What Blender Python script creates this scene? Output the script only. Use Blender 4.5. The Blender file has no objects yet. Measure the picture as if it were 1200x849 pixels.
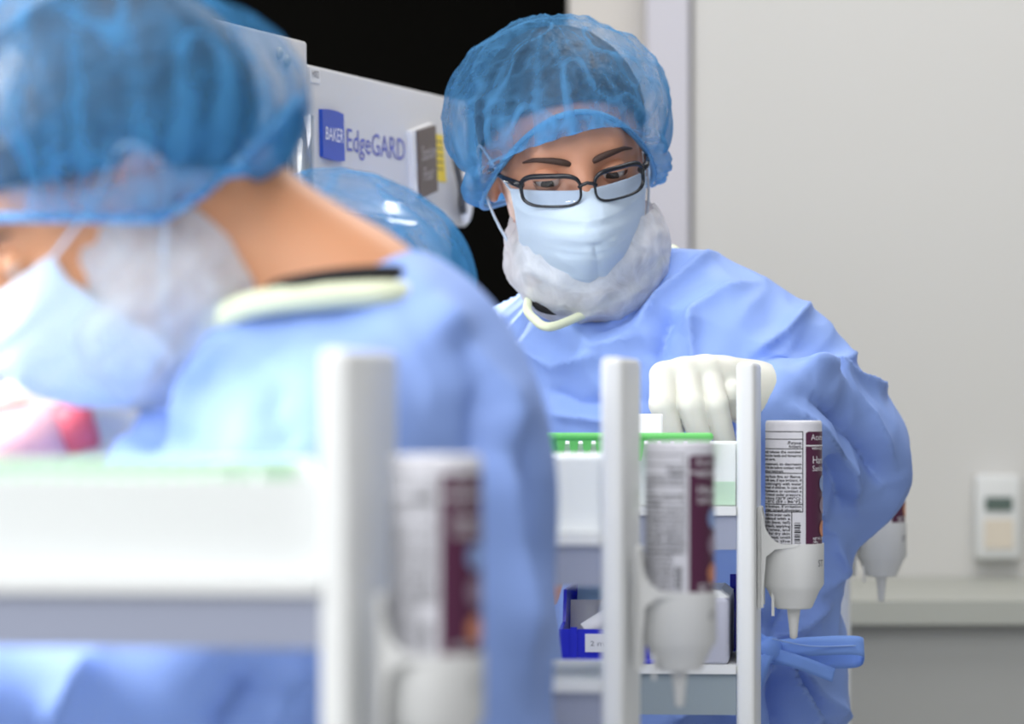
import bpy, math, random
import numpy as np
from mathutils import Vector, Matrix, noise as mnoise

# ------------------------------------------------------------------ camera, world, lights
SC = bpy.context.scene
COL = SC.collection
FPX, EYE, HOR = 4620.0, 1.35, 450.0


def P(px, py, d):
    """World point seen at a pixel of the 1200x849 frame, d metres down the room."""
    return np.array([(px - 600.0) * d / FPX, d, EYE - (py - HOR) * d / FPX])


cam = bpy.data.cameras.new('camera')
camo = bpy.data.objects.new('camera', cam)
COL.objects.link(camo)
camo.location = (0, 0, EYE)
camo.rotation_euler = (math.pi / 2, 0, 0)
cam.sensor_width = 36.0
cam.sensor_fit = 'HORIZONTAL'
cam.lens = 36.0 * FPX / 1200.0
cam.shift_y = (HOR - 424.5) / 1200.0
cam.clip_start = 0.05
cam.dof.use_dof = True
cam.dof.focus_distance = 3.66
cam.dof.aperture_fstop = 4.6
SC.camera = camo

w = bpy.data.worlds.new('world')
SC.world = w
w.use_nodes = True
bg = w.node_tree.nodes['Background']
bg.inputs[0].default_value = (0.93, 0.96, 1.0, 1)
bg.inputs[1].default_value = 0.24


def area(name, loc, target, sx, sy, power, color=(1, 1, 1)):
    l = bpy.data.lights.new(name, 'AREA')
    l.shape = 'RECTANGLE'
    l.size, l.size_y = sx, sy
    l.energy = power
    l.color = color
    o = bpy.data.objects.new(name, l)
    COL.objects.link(o)
    o.location = loc
    o.rotation_euler = (Vector(target) - Vector(loc)).to_track_quat('-Z', 'Y').to_euler()
    return o


area('ceiling_lamp', (-0.3, 2.0, 2.9), (-0.3, 2.4, 0), 1.2, 2.4, 36, (1.0, 0.99, 0.97))
area('ceiling_lamp', (0.6, 4.4, 2.9), (0.6, 4.4, 0), 1.2, 1.2, 22, (1.0, 0.98, 0.95))
area('ceiling_lamp', (0.5, -0.5, 2.7), (0.0, 3.2, 1.1), 2.0, 1.0, 26, (1.0, 0.99, 0.98))
area('added_key_light', (-1.7, 1.6, 2.3), (0.1, 3.6, 1.2), 1.4, 1.2, 32, (0.94, 0.97, 1.0))  # key light added from the left; no window stands there

vs = SC.view_settings
SC.display_settings.display_device = 'sRGB'
vs.view_transform = 'Standard'
vs.look = 'None'
vs.gamma = 1.0
vs.use_curve_mapping = False
vs.exposure = 0.08
SC.cycles.use_denoising = True

random.seed(7)
RNG = np.random.default_rng(5)


# ------------------------------------------------------------------ materials
def srgb(r, g, b):
    f = lambda c: (c / 255 / 12.92) if c <= 10 else ((c / 255 + 0.055) / 1.055) ** 2.4
    return (f(r), f(g), f(b), 1)


def mat(name, col, rough=0.5, metal=0.0, spec=0.5, bump=0.0, bscale=60, var=0.0, vscale=8, translucent=0.0, sub=0.0, emit=0.0):
    m = bpy.data.materials.new(name)
    m.use_nodes = True
    nt = m.node_tree
    p = nt.nodes['Principled BSDF']
    p.inputs['Base Color'].default_value = col
    p.inputs['Roughness'].default_value = rough
    p.inputs['Metallic'].default_value = metal
    p.inputs['Specular IOR Level'].default_value = spec
    tc = nt.nodes.new('ShaderNodeTexCoord')
    if var > 0:
        n = nt.nodes.new('ShaderNodeTexNoise')
        n.inputs['Scale'].default_value = vscale
        n.inputs['Detail'].default_value = 5
        nt.links.new(tc.outputs['Object'], n.inputs['Vector'])
        mx = nt.nodes.new('ShaderNodeMix')
        mx.data_type = 'RGBA'
        mx.inputs['A'].default_value = tuple(c * (1 - var) for c in col[:3]) + (1,)
        mx.inputs['B'].default_value = tuple(min(1, c * (1 + var)) for c in col[:3]) + (1,)
        nt.links.new(n.outputs['Fac'], mx.inputs['Factor'])
        nt.links.new(mx.outputs['Result'], p.inputs['Base Color'])
    if bump > 0:
        n = nt.nodes.new('ShaderNodeTexNoise')
        n.inputs['Scale'].default_value = bscale
        n.inputs['Detail'].default_value = 4
        nt.links.new(tc.outputs['Object'], n.inputs['Vector'])
        b = nt.nodes.new('ShaderNodeBump')
        b.inputs['Strength'].default_value = bump
        b.inputs['Distance'].default_value = 0.004
        nt.links.new(n.outputs['Fac'], b.inputs['Height'])
        nt.links.new(b.outputs['Normal'], p.inputs['Normal'])
    if sub > 0:
        p.inputs['Subsurface Weight'].default_value = sub
        p.inputs['Subsurface Radius'].default_value = (0.012, 0.005, 0.003)
        p.inputs['Subsurface Scale'].default_value = 1.0
    if emit > 0:
        p.inputs['Emission Color'].default_value = col
        p.inputs['Emission Strength'].default_value = emit
    if translucent > 0:
        t = nt.nodes.new('ShaderNodeBsdfTranslucent')
        t.inputs['Color'].default_value = col
        mx = nt.nodes.new('ShaderNodeMixShader')
        mx.inputs[0].default_value = translucent
        out = nt.nodes['Material Output']
        nt.links.new(p.outputs[0], mx.inputs[1])
        nt.links.new(t.outputs[0], mx.inputs[2])
        nt.links.new(mx.outputs[0], out.inputs['Surface'])
    return m


def sheer(name, col, alpha=0.6, spread=0.2, scale=30, bump=0.4):
    """thin see-through nonwoven: part hole, part fibre"""
    m = bpy.data.materials.new(name)
    m.use_nodes = True
    nt = m.node_tree
    nt.nodes.remove(nt.nodes['Principled BSDF'])
    out = nt.nodes['Material Output']
    tc = nt.nodes.new('ShaderNodeTexCoord')
    n = nt.nodes.new('ShaderNodeTexNoise')
    n.inputs['Scale'].default_value = scale
    n.inputs['Detail'].default_value = 6
    n.inputs['Distortion'].default_value = 1.2
    nt.links.new(tc.outputs['Object'], n.inputs['Vector'])
    mr = nt.nodes.new('ShaderNodeMapRange')
    mr.inputs['From Min'].default_value = 0.3
    mr.inputs['From Max'].default_value = 0.7
    mr.inputs['To Min'].default_value = alpha - spread
    mr.inputs['To Max'].default_value = alpha + spread
    nt.links.new(n.outputs['Fac'], mr.inputs['Value'])
    at = nt.nodes.new('ShaderNodeAttribute')       # where the cloth is gathered it lies double
    at.attribute_name = 'fold'
    ad = nt.nodes.new('ShaderNodeMath')
    ad.operation = 'MULTIPLY_ADD'
    ad.use_clamp = True
    ad.inputs[1].default_value = 0.42
    nt.links.new(at.outputs['Fac'], ad.inputs[0])
    nt.links.new(mr.outputs['Result'], ad.inputs[2])
    b = nt.nodes.new('ShaderNodeBump')
    b.inputs['Strength'].default_value = bump
    b.inputs['Distance'].default_value = 0.006
    nt.links.new(n.outputs['Fac'], b.inputs['Height'])
    d = nt.nodes.new('ShaderNodeBsdfDiffuse')
    d.inputs['Color'].default_value = col
    nt.links.new(b.outputs['Normal'], d.inputs['Normal'])
    t = nt.nodes.new('ShaderNodeBsdfTranslucent')
    t.inputs['Color'].default_value = col
    m1 = nt.nodes.new('ShaderNodeMixShader')
    m1.inputs[0].default_value = 0.35
    nt.links.new(d.outputs[0], m1.inputs[1])
    nt.links.new(t.outputs[0], m1.inputs[2])
    tr = nt.nodes.new('ShaderNodeBsdfTransparent')
    m2 = nt.nodes.new('ShaderNodeMixShader')
    nt.links.new(ad.outputs[0], m2.inputs[0])
    nt.links.new(tr.outputs[0], m2.inputs[1])
    nt.links.new(m1.outputs[0], m2.inputs[2])
    nt.links.new(m2.outputs[0], out.inputs['Surface'])
    return m


def clear(name, tint=(1, 1, 1, 1), gloss=0.08):
    m = bpy.data.materials.new(name)
    m.use_nodes = True
    nt = m.node_tree
    nt.nodes.remove(nt.nodes['Principled BSDF'])
    out = nt.nodes['Material Output']
    tr = nt.nodes.new('ShaderNodeBsdfTransparent')
    tr.inputs[0].default_value = tint
    g = nt.nodes.new('ShaderNodeBsdfGlossy')
    g.inputs['Roughness'].default_value = 0.05
    mx = nt.nodes.new('ShaderNodeMixShader')
    mx.inputs[0].default_value = gloss
    nt.links.new(tr.outputs[0], mx.inputs[1])
    nt.links.new(g.outputs[0], mx.inputs[2])
    nt.links.new(mx.outputs[0], out.inputs['Surface'])
    return m


M = dict(
    wall=mat('wall_paint', srgb(212, 211, 208), 0.7, bump=0.03, bscale=30),
    wall_warm=mat('wall_warm', srgb(214, 209, 203), 0.7),
    jamb=mat('jamb_paint', srgb(205, 203, 212), 0.5),
    groove=mat('groove', srgb(150, 150, 150), 0.7),
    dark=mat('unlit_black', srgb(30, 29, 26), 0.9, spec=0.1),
    floor=mat('vinyl_floor', srgb(200, 200, 198), 0.35, var=0.04, vscale=20),
    steel=mat('grey_counter', srgb(172, 173, 170), 0.45),
    counter_top=mat('counter_top', srgb(176, 178, 170), 0.4),
    white=mat('white_plastic', srgb(236, 238, 238), 0.35),
    white_soft=mat('white_soft_plastic', srgb(226, 228, 228), 0.5),
    white_tote=mat('white_tote', srgb(243, 246, 246), 0.45, translucent=0.15),
    apron=mat('grey_blue_steel', srgb(160, 166, 186), 0.45),
    apron_green=mat('grey_green_steel', srgb(150, 163, 170), 0.45),
    hood=mat('hood_enamel', srgb(196, 196, 200), 0.35),
    hood_light=mat('hood_edge', srgb(222, 222, 224), 0.4),
    hood_in=mat('hood_inside', srgb(190, 191, 195), 0.4),
    lamp=mat('lamp_tube', (1, 0.99, 0.96, 1), 0.5, emit=3.0),
    blue=mat('badge_blue', srgb(28, 70, 175), 0.4),
    ink_blue=mat('ink_blue', srgb(88, 96, 178), 0.5),
    ink_white=mat('ink_white', srgb(240, 240, 245), 0.5),
    ink_black=mat('ink_black', srgb(22, 22, 32), 0.6),
    ink_grey=mat('ink_grey', srgb(110, 110, 120), 0.6),
    ink_soft=mat('ink_soft', srgb(178, 172, 172), 0.6),
    taupe=mat('plaque_brown', srgb(92, 80, 76), 0.5),
    yellow=mat('label_yellow', srgb(222, 196, 62), 0.5),
    purple=mat('label_purple', srgb(84, 34, 66), 0.4),
    circle_blue=mat('print_blue', srgb(140, 165, 215), 0.4),
    circle_grey=mat('print_grey', srgb(150, 130, 150), 0.4),
    circle_orange=mat('print_orange', srgb(214, 140, 105), 0.4),
    bottle=mat('bottle_white', srgb(222, 222, 230), 0.3),
    cup=mat('cup_plastic', srgb(226, 227, 227), 0.4),
    skin=mat('skin', srgb(198, 142, 114), 0.45, var=0.08, vscale=14, sub=0.12),
    skin_b=mat('skin_tan', srgb(204, 144, 106), 0.45, var=0.06, vscale=10, sub=0.12),
    hair=mat('black_hair', srgb(26, 22, 22), 0.5, bump=0.6, bscale=120),
    brow=mat('brow_hair', srgb(66, 46, 38), 0.7),
    eye=mat('eye_white', srgb(205, 196, 192), 0.2),
    iris=mat('iris', srgb(38, 24, 18), 0.15),
    lips=mat('lips', srgb(176, 104, 96), 0.5),
    gown=mat('gown_blue', srgb(150, 180, 246), 0.55, spec=0.25, bump=0.10, bscale=55, translucent=0.12),
    tie=mat('gown_tie', srgb(128, 166, 240), 0.55, spec=0.25),
    tie_light=mat('tie_stitch', srgb(150, 180, 235), 0.6),
    collar=mat('collar_yellow', srgb(222, 228, 198), 0.7),
    tee=mat('black_shirt', srgb(24, 22, 26), 0.9),
    shoe=mat('shoe', srgb(70, 90, 140), 0.6),
    scrub=mat('scrubs', srgb(60, 90, 150), 0.8),
    cap=sheer('cap_sheer', srgb(98, 162, 216), 0.30, 0.14, 30),
    cap_dark=sheer('cap_sheer_near', srgb(80, 150, 206), 0.21, 0.15, 13),
    band=mat('cap_band', srgb(120, 186, 236), 0.7, translucent=0.2),
    mask=mat('mask_white', srgb(208, 225, 243), 0.7, spec=0.2, bump=0.05, bscale=200, translucent=0.15),
    beard=sheer('beard_cover', srgb(238, 240, 245), 0.80, 0.14, 40, 0.5),
    beard_near=sheer('beard_cover_near', srgb(222, 234, 246), 0.70, 0.14, 30, 0.4),
    glove=mat('latex', srgb(222, 222, 212), 0.45, bump=0.05, bscale=180, sub=0.08),
    black=mat('black_frame', srgb(22, 26, 34), 0.25),
    lens=clear('lens', (0.86, 0.87, 0.90, 1), 0.05),
    clear=clear('clear_plastic', (0.86, 0.89, 0.92, 1), 0.15),
    green=mat('rack_green', srgb(130, 232, 130), 0.35, translucent=0.25),
    green_pale=mat('rack_pale_green', srgb(218, 242, 222), 0.4, translucent=0.3),
    bin=mat('bin_blue', srgb(42, 48, 205), 0.3),
    paper=mat('paper_white', srgb(238, 238, 240), 0.7),
    packet=mat('packet_grey', srgb(205, 206, 208), 0.4),
    film=mat('clear_film_blue', srgb(178, 214, 240), 0.3),
    box=mat('box_lavender', srgb(206, 208, 224), 0.5, translucent=0.2),
    red=mat('cap_red', srgb(222, 96, 110), 0.4),
    pink=mat('bottle_pink', srgb(226, 172, 178), 0.4),
    beige=mat('beige_plastic', srgb(222, 212, 196), 0.5),
    display=mat('display_dark', srgb(92, 108, 102), 0.3),
    rubber=mat('rubber_grey', srgb(70, 72, 76), 0.6),
)


# ------------------------------------------------------------------ mesh helpers
def mesh_obj(name, V, F, material, parent=None, smooth=True):
    me = bpy.data.meshes.new(name)
    V = np.asarray(V, dtype=float)
    me.from_pydata([tuple(v) for v in V], [], [tuple(f) for f in F])
    me.materials.append(material)
    if smooth:
        me.shade_smooth()
    me.update()
    o = bpy.data.objects.new(name, me)
    COL.objects.link(o)
    if parent is not None:
        o.parent = parent
    return o


def fast_obj(name, V, Q, material, parent=None):
    """big quad mesh from arrays"""
    me = bpy.data.meshes.new(name)
    n, q = len(V), len(Q)
    me.vertices.add(n)
    me.vertices.foreach_set('co', np.asarray(V, dtype=np.float32).ravel())
    me.loops.add(q * 4)
    me.loops.foreach_set('vertex_index', np.asarray(Q, dtype=np.int32).ravel())
    me.polygons.add(q)
    me.polygons.foreach_set('loop_start', np.arange(0, q * 4, 4, dtype=np.int32))
    me.polygons.foreach_set('loop_total', np.full(q, 4, dtype=np.int32))
    me.update(calc_edges=True)
    me.validate()
    me.shade_smooth()
    me.materials.append(material)
    o = bpy.data.objects.new(name, me)
    COL.objects.link(o)
    if parent is not None:
        o.parent = parent
    return o


def thing(name, label, cat, loc=(0, 0, 0), rot=(0, 0, 0), group=None):
    o = bpy.data.objects.new(name, None)
    o.empty_display_size = 0.05
    COL.objects.link(o)
    o.location = loc
    o.rotation_euler = rot
    return tag(o, label, cat, group)


def tag(o, label, cat, group=None):
    o['label'] = label
    o['category'] = cat
    if group:
        o['group'] = group
    return o


def structure(o):
    o['kind'] = 'structure'
    return o


class MB:
    def __init__(s):
        s.V, s.F = [], []

    def add(s, V, F):
        b = len(s.V)
        s.V += [tuple(v) for v in V]
        s.F += [tuple(i + b for i in f) for f in F]
        return s

    def box(s, x0, x1, y0, y1, z0, z1, bev=0.0):
        if bev <= 0:
            V = [(x, y, z) for x in (x0, x1) for y in (y0, y1) for z in (z0, z1)]
            return s.add(V, [(0, 1, 3, 2), (4, 6, 7, 5), (0, 4, 5, 1), (2, 3, 7, 6), (0, 2, 6, 4), (1, 5, 7, 3)])
        # rounded in plan, extruded in z with a bevelled top and bottom
        bev = min(bev, (x1 - x0) / 2.01, (y1 - y0) / 2.01, (z1 - z0) / 2.01)
        prof = []
        for k in range(4):
            a = k * math.pi / 6
            prof.append((bev * (1 - math.sin(a)), bev * (1 - math.cos(a))))
        rings = []
        for ins, dz in prof[::-1]:
            rings.append((dz, z0 + ins if False else z0 + (bev - (bev - ins)) ))
        rings = [(bev * (1 - math.sin(k * math.pi / 6)), z0 + bev * (1 - math.cos(k * math.pi / 6))) for k in range(4)]
        rings += [(i, z1 - (z - z0)) for i, z in rings[::-1]]
        V, n = [], 16
        for ins, z in rings:
            for cx, cy, a0 in ((x1 - bev, y1 - bev, 0), (x0 + bev, y1 - bev, 90), (x0 + bev, y0 + bev, 180), (x1 - bev, y0 + bev, 270)):
                for k in range(4):
                    a = math.radians(a0 + k * 30)
                    r = bev - ins
                    V.append((cx + r * math.cos(a), cy + r * math.sin(a), z))
        F = []
        for r in range(len(rings) - 1):
            for k in range(n):
                F.append((r * n + k, r * n + (k + 1) % n, (r + 1) * n + (k + 1) % n, (r + 1) * n + k))
        F.append(tuple(range(n))[::-1])
        F.append(tuple((len(rings) - 1) * n + k for k in range(n)))
        return s.add(V, F)

    def lathe(s, prof, c=(0, 0, 0), n=40, close=True):
        V = []
        for r, z in prof:
            for k in range(n):
                a = 2 * math.pi * k / n
                V.append((c[0] + r * math.cos(a), c[1] + r * math.sin(a), c[2] + z))
        F = []
        for i in range(len(prof) - 1):
            for k in range(n):
                F.append((i * n + k, i * n + (k + 1) % n, (i + 1) * n + (k + 1) % n, (i + 1) * n + k))
        if close:
            F.append(tuple(range(n))[::-1])
            F.append(tuple((len(prof) - 1) * n + k for k in range(n)))
        return s.add(V, F)

    def prism(s, pts, axis, a, b):
        """polygon pts (2D) extruded along axis from a to b"""
        n = len(pts)
        def mk(p, t):
            return {'x': (t, p[0], p[1]), 'y': (p[0], t, p[1]), 'z': (p[0], p[1], t)}[axis]
        V = [mk(p, a) for p in pts] + [mk(p, b) for p in pts]
        F = [(k, (k + 1) % n, n + (k + 1) % n, n + k) for k in range(n)]
        F += [tuple(range(n))[::-1], tuple(range(n, 2 * n))]
        return s.add(V, F)

    def tube(s, pts, rad, n=10, closed=False):
        pts = [Vector(p) for p in pts]
        m = len(pts)
        rad = [rad] * m if not hasattr(rad, '__len__') else rad
        up = None
        V = []
        for i, p in enumerate(pts):
            a = pts[(i - 1) % m] if (closed or i > 0) else p
            b = pts[(i + 1) % m] if (closed or i < m - 1) else p
            t = (b - a).normalized()
            if up is None:
                up = t.orthogonal().normalized()
            up = (up - t * up.dot(t))
            up = up.normalized() if up.length > 1e-6 else t.orthogonal().normalized()
            sd = t.cross(up)
            for k in range(n):
                an = 2 * math.pi * k / n
                V.append(p + (up * math.cos(an) + sd * math.sin(an)) * rad[i])
        F = []
        for i in range(m if closed else m - 1):
            j = (i + 1) % m
            for k in range(n):
                F.append((i * n + k, i * n + (k + 1) % n, j * n + (k + 1) % n, j * n + k))
        if not closed:
            F.append(tuple(range(n))[::-1])
            F.append(tuple((m - 1) * n + k for k in range(n)))
        return s.add(V, F)

    def sphere(s, c, r, nu=20, nv=12, lat0=-90, lat1=90, M3=None):
        r = (r, r, r) if not hasattr(r, '__len__') else r
        V = []
        for i in range(nv + 1):
            la = math.radians(lat0 + (lat1 - lat0) * i / nv)
            for k in range(nu):
                lo = 2 * math.pi * k / nu
                v = Vector((r[0] * math.cos(la) * math.cos(lo), r[1] * math.cos(la) * math.sin(lo), r[2] * math.sin(la)))
                if M3 is not None:
                    v = M3 @ v
                V.append((c[0] + v[0], c[1] + v[1], c[2] + v[2]))
        F = []
        for i in range(nv):
            for k in range(nu):
                F.append((i * nu + k, i * nu + (k + 1) % nu, (i + 1) * nu + (k + 1) % nu, (i + 1) * nu + k))
        return s.add(V, F)

    def xform(s, Mx):
        s.V = [tuple(Mx @ Vector(v)) for v in s.V]
        return s

    def obj(s, name, material, parent=None, smooth=True, sharp=None):
        o = mesh_obj(name, s.V, s.F, material, parent, smooth)
        if smooth and sharp is not None:
            o.data.set_sharp_from_angle(angle=math.radians(sharp))
        return o


def catmull(pts, per=8, closed=False):
    pts = [np.asarray(p, float) for p in pts]
    n = len(pts)
    out = []
    for i in range(n if closed else n - 1):
        p0 = pts[(i - 1) % n] if (closed or i > 0) else pts[0]
        p1, p2 = pts[i], pts[(i + 1) % n]
        p3 = pts[(i + 2) % n] if (closed or i < n - 2) else pts[-1]
        for k in range(per):
            t = k / per
            out.append(0.5 * ((2 * p1) + (-p0 + p2) * t + (2 * p0 - 5 * p1 + 4 * p2 - p3) * t * t + (-p0 + 3 * p1 - 3 * p2 + p3) * t ** 3))
    if not closed:
        out.append(pts[-1])
    return out


_tcache = {}


def text_geo(body, size, align='LEFT', sx=1.0):
    """flat text as (verts 2D, faces) with the baseline at 0"""
    key = (body, size, align, sx)
    if key not in _tcache:
        cu = bpy.data.curves.new('text', 'FONT')
        cu.body = body
        cu.size = size
        cu.align_x = align
        cu.resolution_u = 2
        cu.offset = size * 0.022 if size < 0.005 else 0.0
        o = bpy.data.objects.new('text', cu)
        COL.objects.link(o)
        me = bpy.data.meshes.new_from_object(o)
        V = [(v.co.x * sx, v.co.y) for v in me.vertices]
        F = [tuple(p.vertices) for p in me.polygons]
        bpy.data.objects.remove(o)
        bpy.data.curves.remove(cu)
        bpy.data.meshes.remove(me)
        _tcache[key] = (V, F)
    return _tcache[key]


# ------------------------------------------------------------------ distance-field figures
def axis(lo, hi, fine, df, dc):
    out, x = [lo], lo
    while x < hi:
        x += df if any(a <= x <= b for a, b in fine) else dc
        out.append(x)
    return np.array(out, dtype=np.float32)


class Field:
    def __init__(s, xs, ys, zs):
        s.xs, s.ys, s.zs = xs, ys, zs
        s.D = np.full((len(xs), len(ys), len(zs)), 1.0, dtype=np.float32)

    def _slices(s, lo, hi):
        sl = []
        for a, l, h in zip((s.xs, s.ys, s.zs), lo, hi):
            i0 = max(0, int(np.searchsorted(a, l)) - 1)
            i1 = min(len(a), int(np.searchsorted(a, h)) + 1)
            if i1 <= i0:
                return None
            sl.append(slice(i0, i1))
        return tuple(sl)

    def _pts(s, sl):
        return s.xs[sl[0]][:, None, None], s.ys[sl[1]][None, :, None], s.zs[sl[2]][None, None, :]

    def _comb(s, sl, d, k, mode):
        D = s.D[sl]
        if mode == 'add':
            h = np.clip(0.5 + 0.5 * (D - d) / k, 0, 1)
            s.D[sl] = D * (1 - h) + d * h - k * h * (1 - h)
        else:
            h = np.clip(0.5 - 0.5 * (D + d) / k, 0, 1)
            s.D[sl] = D * (1 - h) - d * h + k * h * (1 - h)

    def caps(s, a, b, ra, rb=None, k=0.02, mode='add'):
        rb = ra if rb is None else rb
        a, b = np.asarray(a, float), np.asarray(b, float)
        r = max(ra, rb) + k + 0.03
        sl = s._slices(np.minimum(a, b) - r, np.maximum(a, b) + r)
        if sl is None:
            return s
        X, Y, Z = s._pts(sl)
        ba = b - a
        L2 = max(float(ba @ ba), 1e-9)
        px, py, pz = X - np.float32(a[0]), Y - np.float32(a[1]), Z - np.float32(a[2])
        h = np.clip((px * ba[0] + py * ba[1] + pz * ba[2]) / L2, 0, 1)
        d = np.sqrt((px - h * ba[0]) ** 2 + (py - h * ba[1]) ** 2 + (pz - h * ba[2]) ** 2) - (ra + (rb - ra) * h)
        s._comb(sl, d.astype(np.float32), k, mode)
        return s

    def ell(s, c, r, R=None, k=0.02, mode='add'):
        c, r = np.asarray(c, float), np.asarray(r, float)
        m = r.max() + k + 0.03
        sl = s._slices(c - m, c + m)
        if sl is None:
            return s
        X, Y, Z = s._pts(sl)
        px, py, pz = X - np.float32(c[0]), Y - np.float32(c[1]), Z - np.float32(c[2])
        if R is not None:
            R = np.asarray(R)
            px, py, pz = (px * R[0, 0] + py * R[1, 0] + pz * R[2, 0], px * R[0, 1] + py * R[1, 1] + pz * R[2, 1], px * R[0, 2] + py * R[1, 2] + pz * R[2, 2])
        k0 = np.sqrt((px / r[0]) ** 2 + (py / r[1]) ** 2 + (pz / r[2]) ** 2)
        k1 = np.sqrt((px / r[0] ** 2) ** 2 + (py / r[1] ** 2) ** 2 + (pz / r[2] ** 2) ** 2) + 1e-6
        s._comb(sl, (k0 * (k0 - 1) / k1).astype(np.float32), k, mode)
        return s

    def mesh(s):
        D = s.D
        ins = D < 0
        cnt = np.zeros(tuple(n - 1 for n in D.shape), dtype=np.int8)
        offs = [(i, j, k) for i in (0, 1) for j in (0, 1) for k in (0, 1)]
        for i, j, k in offs:
            cnt += ins[i:D.shape[0] - 1 + i, j:D.shape[1] - 1 + j, k:D.shape[2] - 1 + k]
        act = (cnt > 0) & (cnt < 8)
        idx = np.argwhere(act)
        acc = np.zeros((len(idx), 3))
        num = np.zeros(len(idx))
        ax = (s.xs, s.ys, s.zs)
        for a in offs:
            for e in range(3):
                if a[e]:
                    continue
                b = list(a); b[e] = 1
                ia, ib = idx + np.array(a), idx + np.array(b)
                da, db = D[ia[:, 0], ia[:, 1], ia[:, 2]], D[ib[:, 0], ib[:, 1], ib[:, 2]]
                m = (da < 0) != (db < 0)
                t = np.where(m, da / np.where(m, da - db, 1), 0)
                pa = np.stack([ax[q][ia[:, q]] for q in range(3)], 1)
                pb = np.stack([ax[q][ib[:, q]] for q in range(3)], 1)
                acc += np.where(m[:, None], pa + t[:, None] * (pb - pa), 0)
                num += m
        V = acc / num[:, None]
        ids = np.full(act.shape, -1, dtype=np.int32)
        ids[act] = np.arange(len(idx))
        Q = []
        for e in range(3):
            o1, o2 = (e + 1) % 3, (e + 2) % 3
            sa = [slice(None)] * 3; sb = [slice(None)] * 3
            sa[e] = slice(0, -1); sb[e] = slice(1, None)
            A, B = ins[tuple(sa)], ins[tuple(sb)]
            g = np.argwhere(A != B)
            ok = (g[:, o1] > 0) & (g[:, o2] > 0) & (g[:, o1] < D.shape[o1] - 1) & (g[:, o2] < D.shape[o2] - 1)
            g = g[ok]
            fl = A[g[:, 0], g[:, 1], g[:, 2]]
            c = []
            for u, v in ((-1, -1), (0, -1), (0, 0), (-1, 0)):
                h = g.copy(); h[:, o1] += u; h[:, o2] += v
                c.append(ids[h[:, 0], h[:, 1], h[:, 2]])
            q = np.stack(c, 1)
            q[~fl] = q[~fl][:, ::-1]
            Q.append(q)
        Q = np.concatenate(Q)
        return V, Q[(Q >= 0).all(1)]


def vnormals(V, Q):
    n = np.cross(V[Q[:, 2]] - V[Q[:, 0]], V[Q[:, 3]] - V[Q[:, 1]])
    N = np.zeros_like(V)
    for k in range(4):
        np.add.at(N, Q[:, k], n)
    return N / (np.linalg.norm(N, axis=1, keepdims=True) + 1e-12)


def crumple(V, Q, amp, freq, creases=(), seed=0.0, stretch=(1, 1, 1), keep=None, amp2=0.0):
    """push cloth vertices along their normals: broad folds, plus placed creases (each a line of
    frame points on the cloth facing the camera, height in m, half width in px)"""
    N = vnormals(V, Q)
    h = np.zeros(len(V))
    for i, v in enumerate(V):
        q = Vector((v[0] * freq * stretch[0] + seed, v[1] * freq * stretch[1], v[2] * freq * stretch[2]))
        wv = mnoise.noise_vector(q * 0.7)
        q = q + wv * 0.8
        a = mnoise.noise(q)
        h[i] = amp * (1 - 2.6 * abs(a))
        if amp2:
            h[i] += amp2 * (1 - 2.6 * abs(mnoise.noise(q * 2.3 + Vector((9.1, 3, 1)))))
    px = 600 + FPX * V[:, 0] / V[:, 1]
    py = HOR - FPX * (V[:, 2] - EYE) / V[:, 1]
    front = np.clip((-N[:, 1] + 0.15) / 0.3, 0, 1)
    for line, ht, wd in creases:
        best = np.full(len(V), 1e9)
        tt = np.zeros(len(V))
        ln = len(line) - 1
        for k in range(ln):
            a, b = np.array(line[k], float), np.array(line[k + 1], float)
            ba = b - a
            t = np.clip(((px - a[0]) * ba[0] + (py - a[1]) * ba[1]) / (ba @ ba), 0, 1)
            d = np.hypot(px - a[0] - t * ba[0], py - a[1] - t * ba[1])
            m = d < best
            best[m] = d[m]
            tt[m] = (k + t[m]) / ln
        taper = np.clip(np.sin(np.pi * np.clip(tt, 0.04, 0.96)) * 1.6, 0, 1)
        h += 1.7 * ht * taper * np.exp(-(best / wd) ** 1.05) * front
    if keep is not None:
        h = h * keep(V)
    return V + N * h[:, None]


def head_matrix(c, yaw, pitch, roll):
    """local front is -y, up is z. yaw turns the face (deg, + to the frame's right), pitch nods down, roll tilts"""
    return Matrix.Translation(Vector(c)) @ Matrix.Rotation(math.radians(yaw), 4, 'Z') @ Matrix.Rotation(math.radians(pitch), 4, 'X') @ Matrix.Rotation(math.radians(roll), 4, 'Y')


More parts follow.
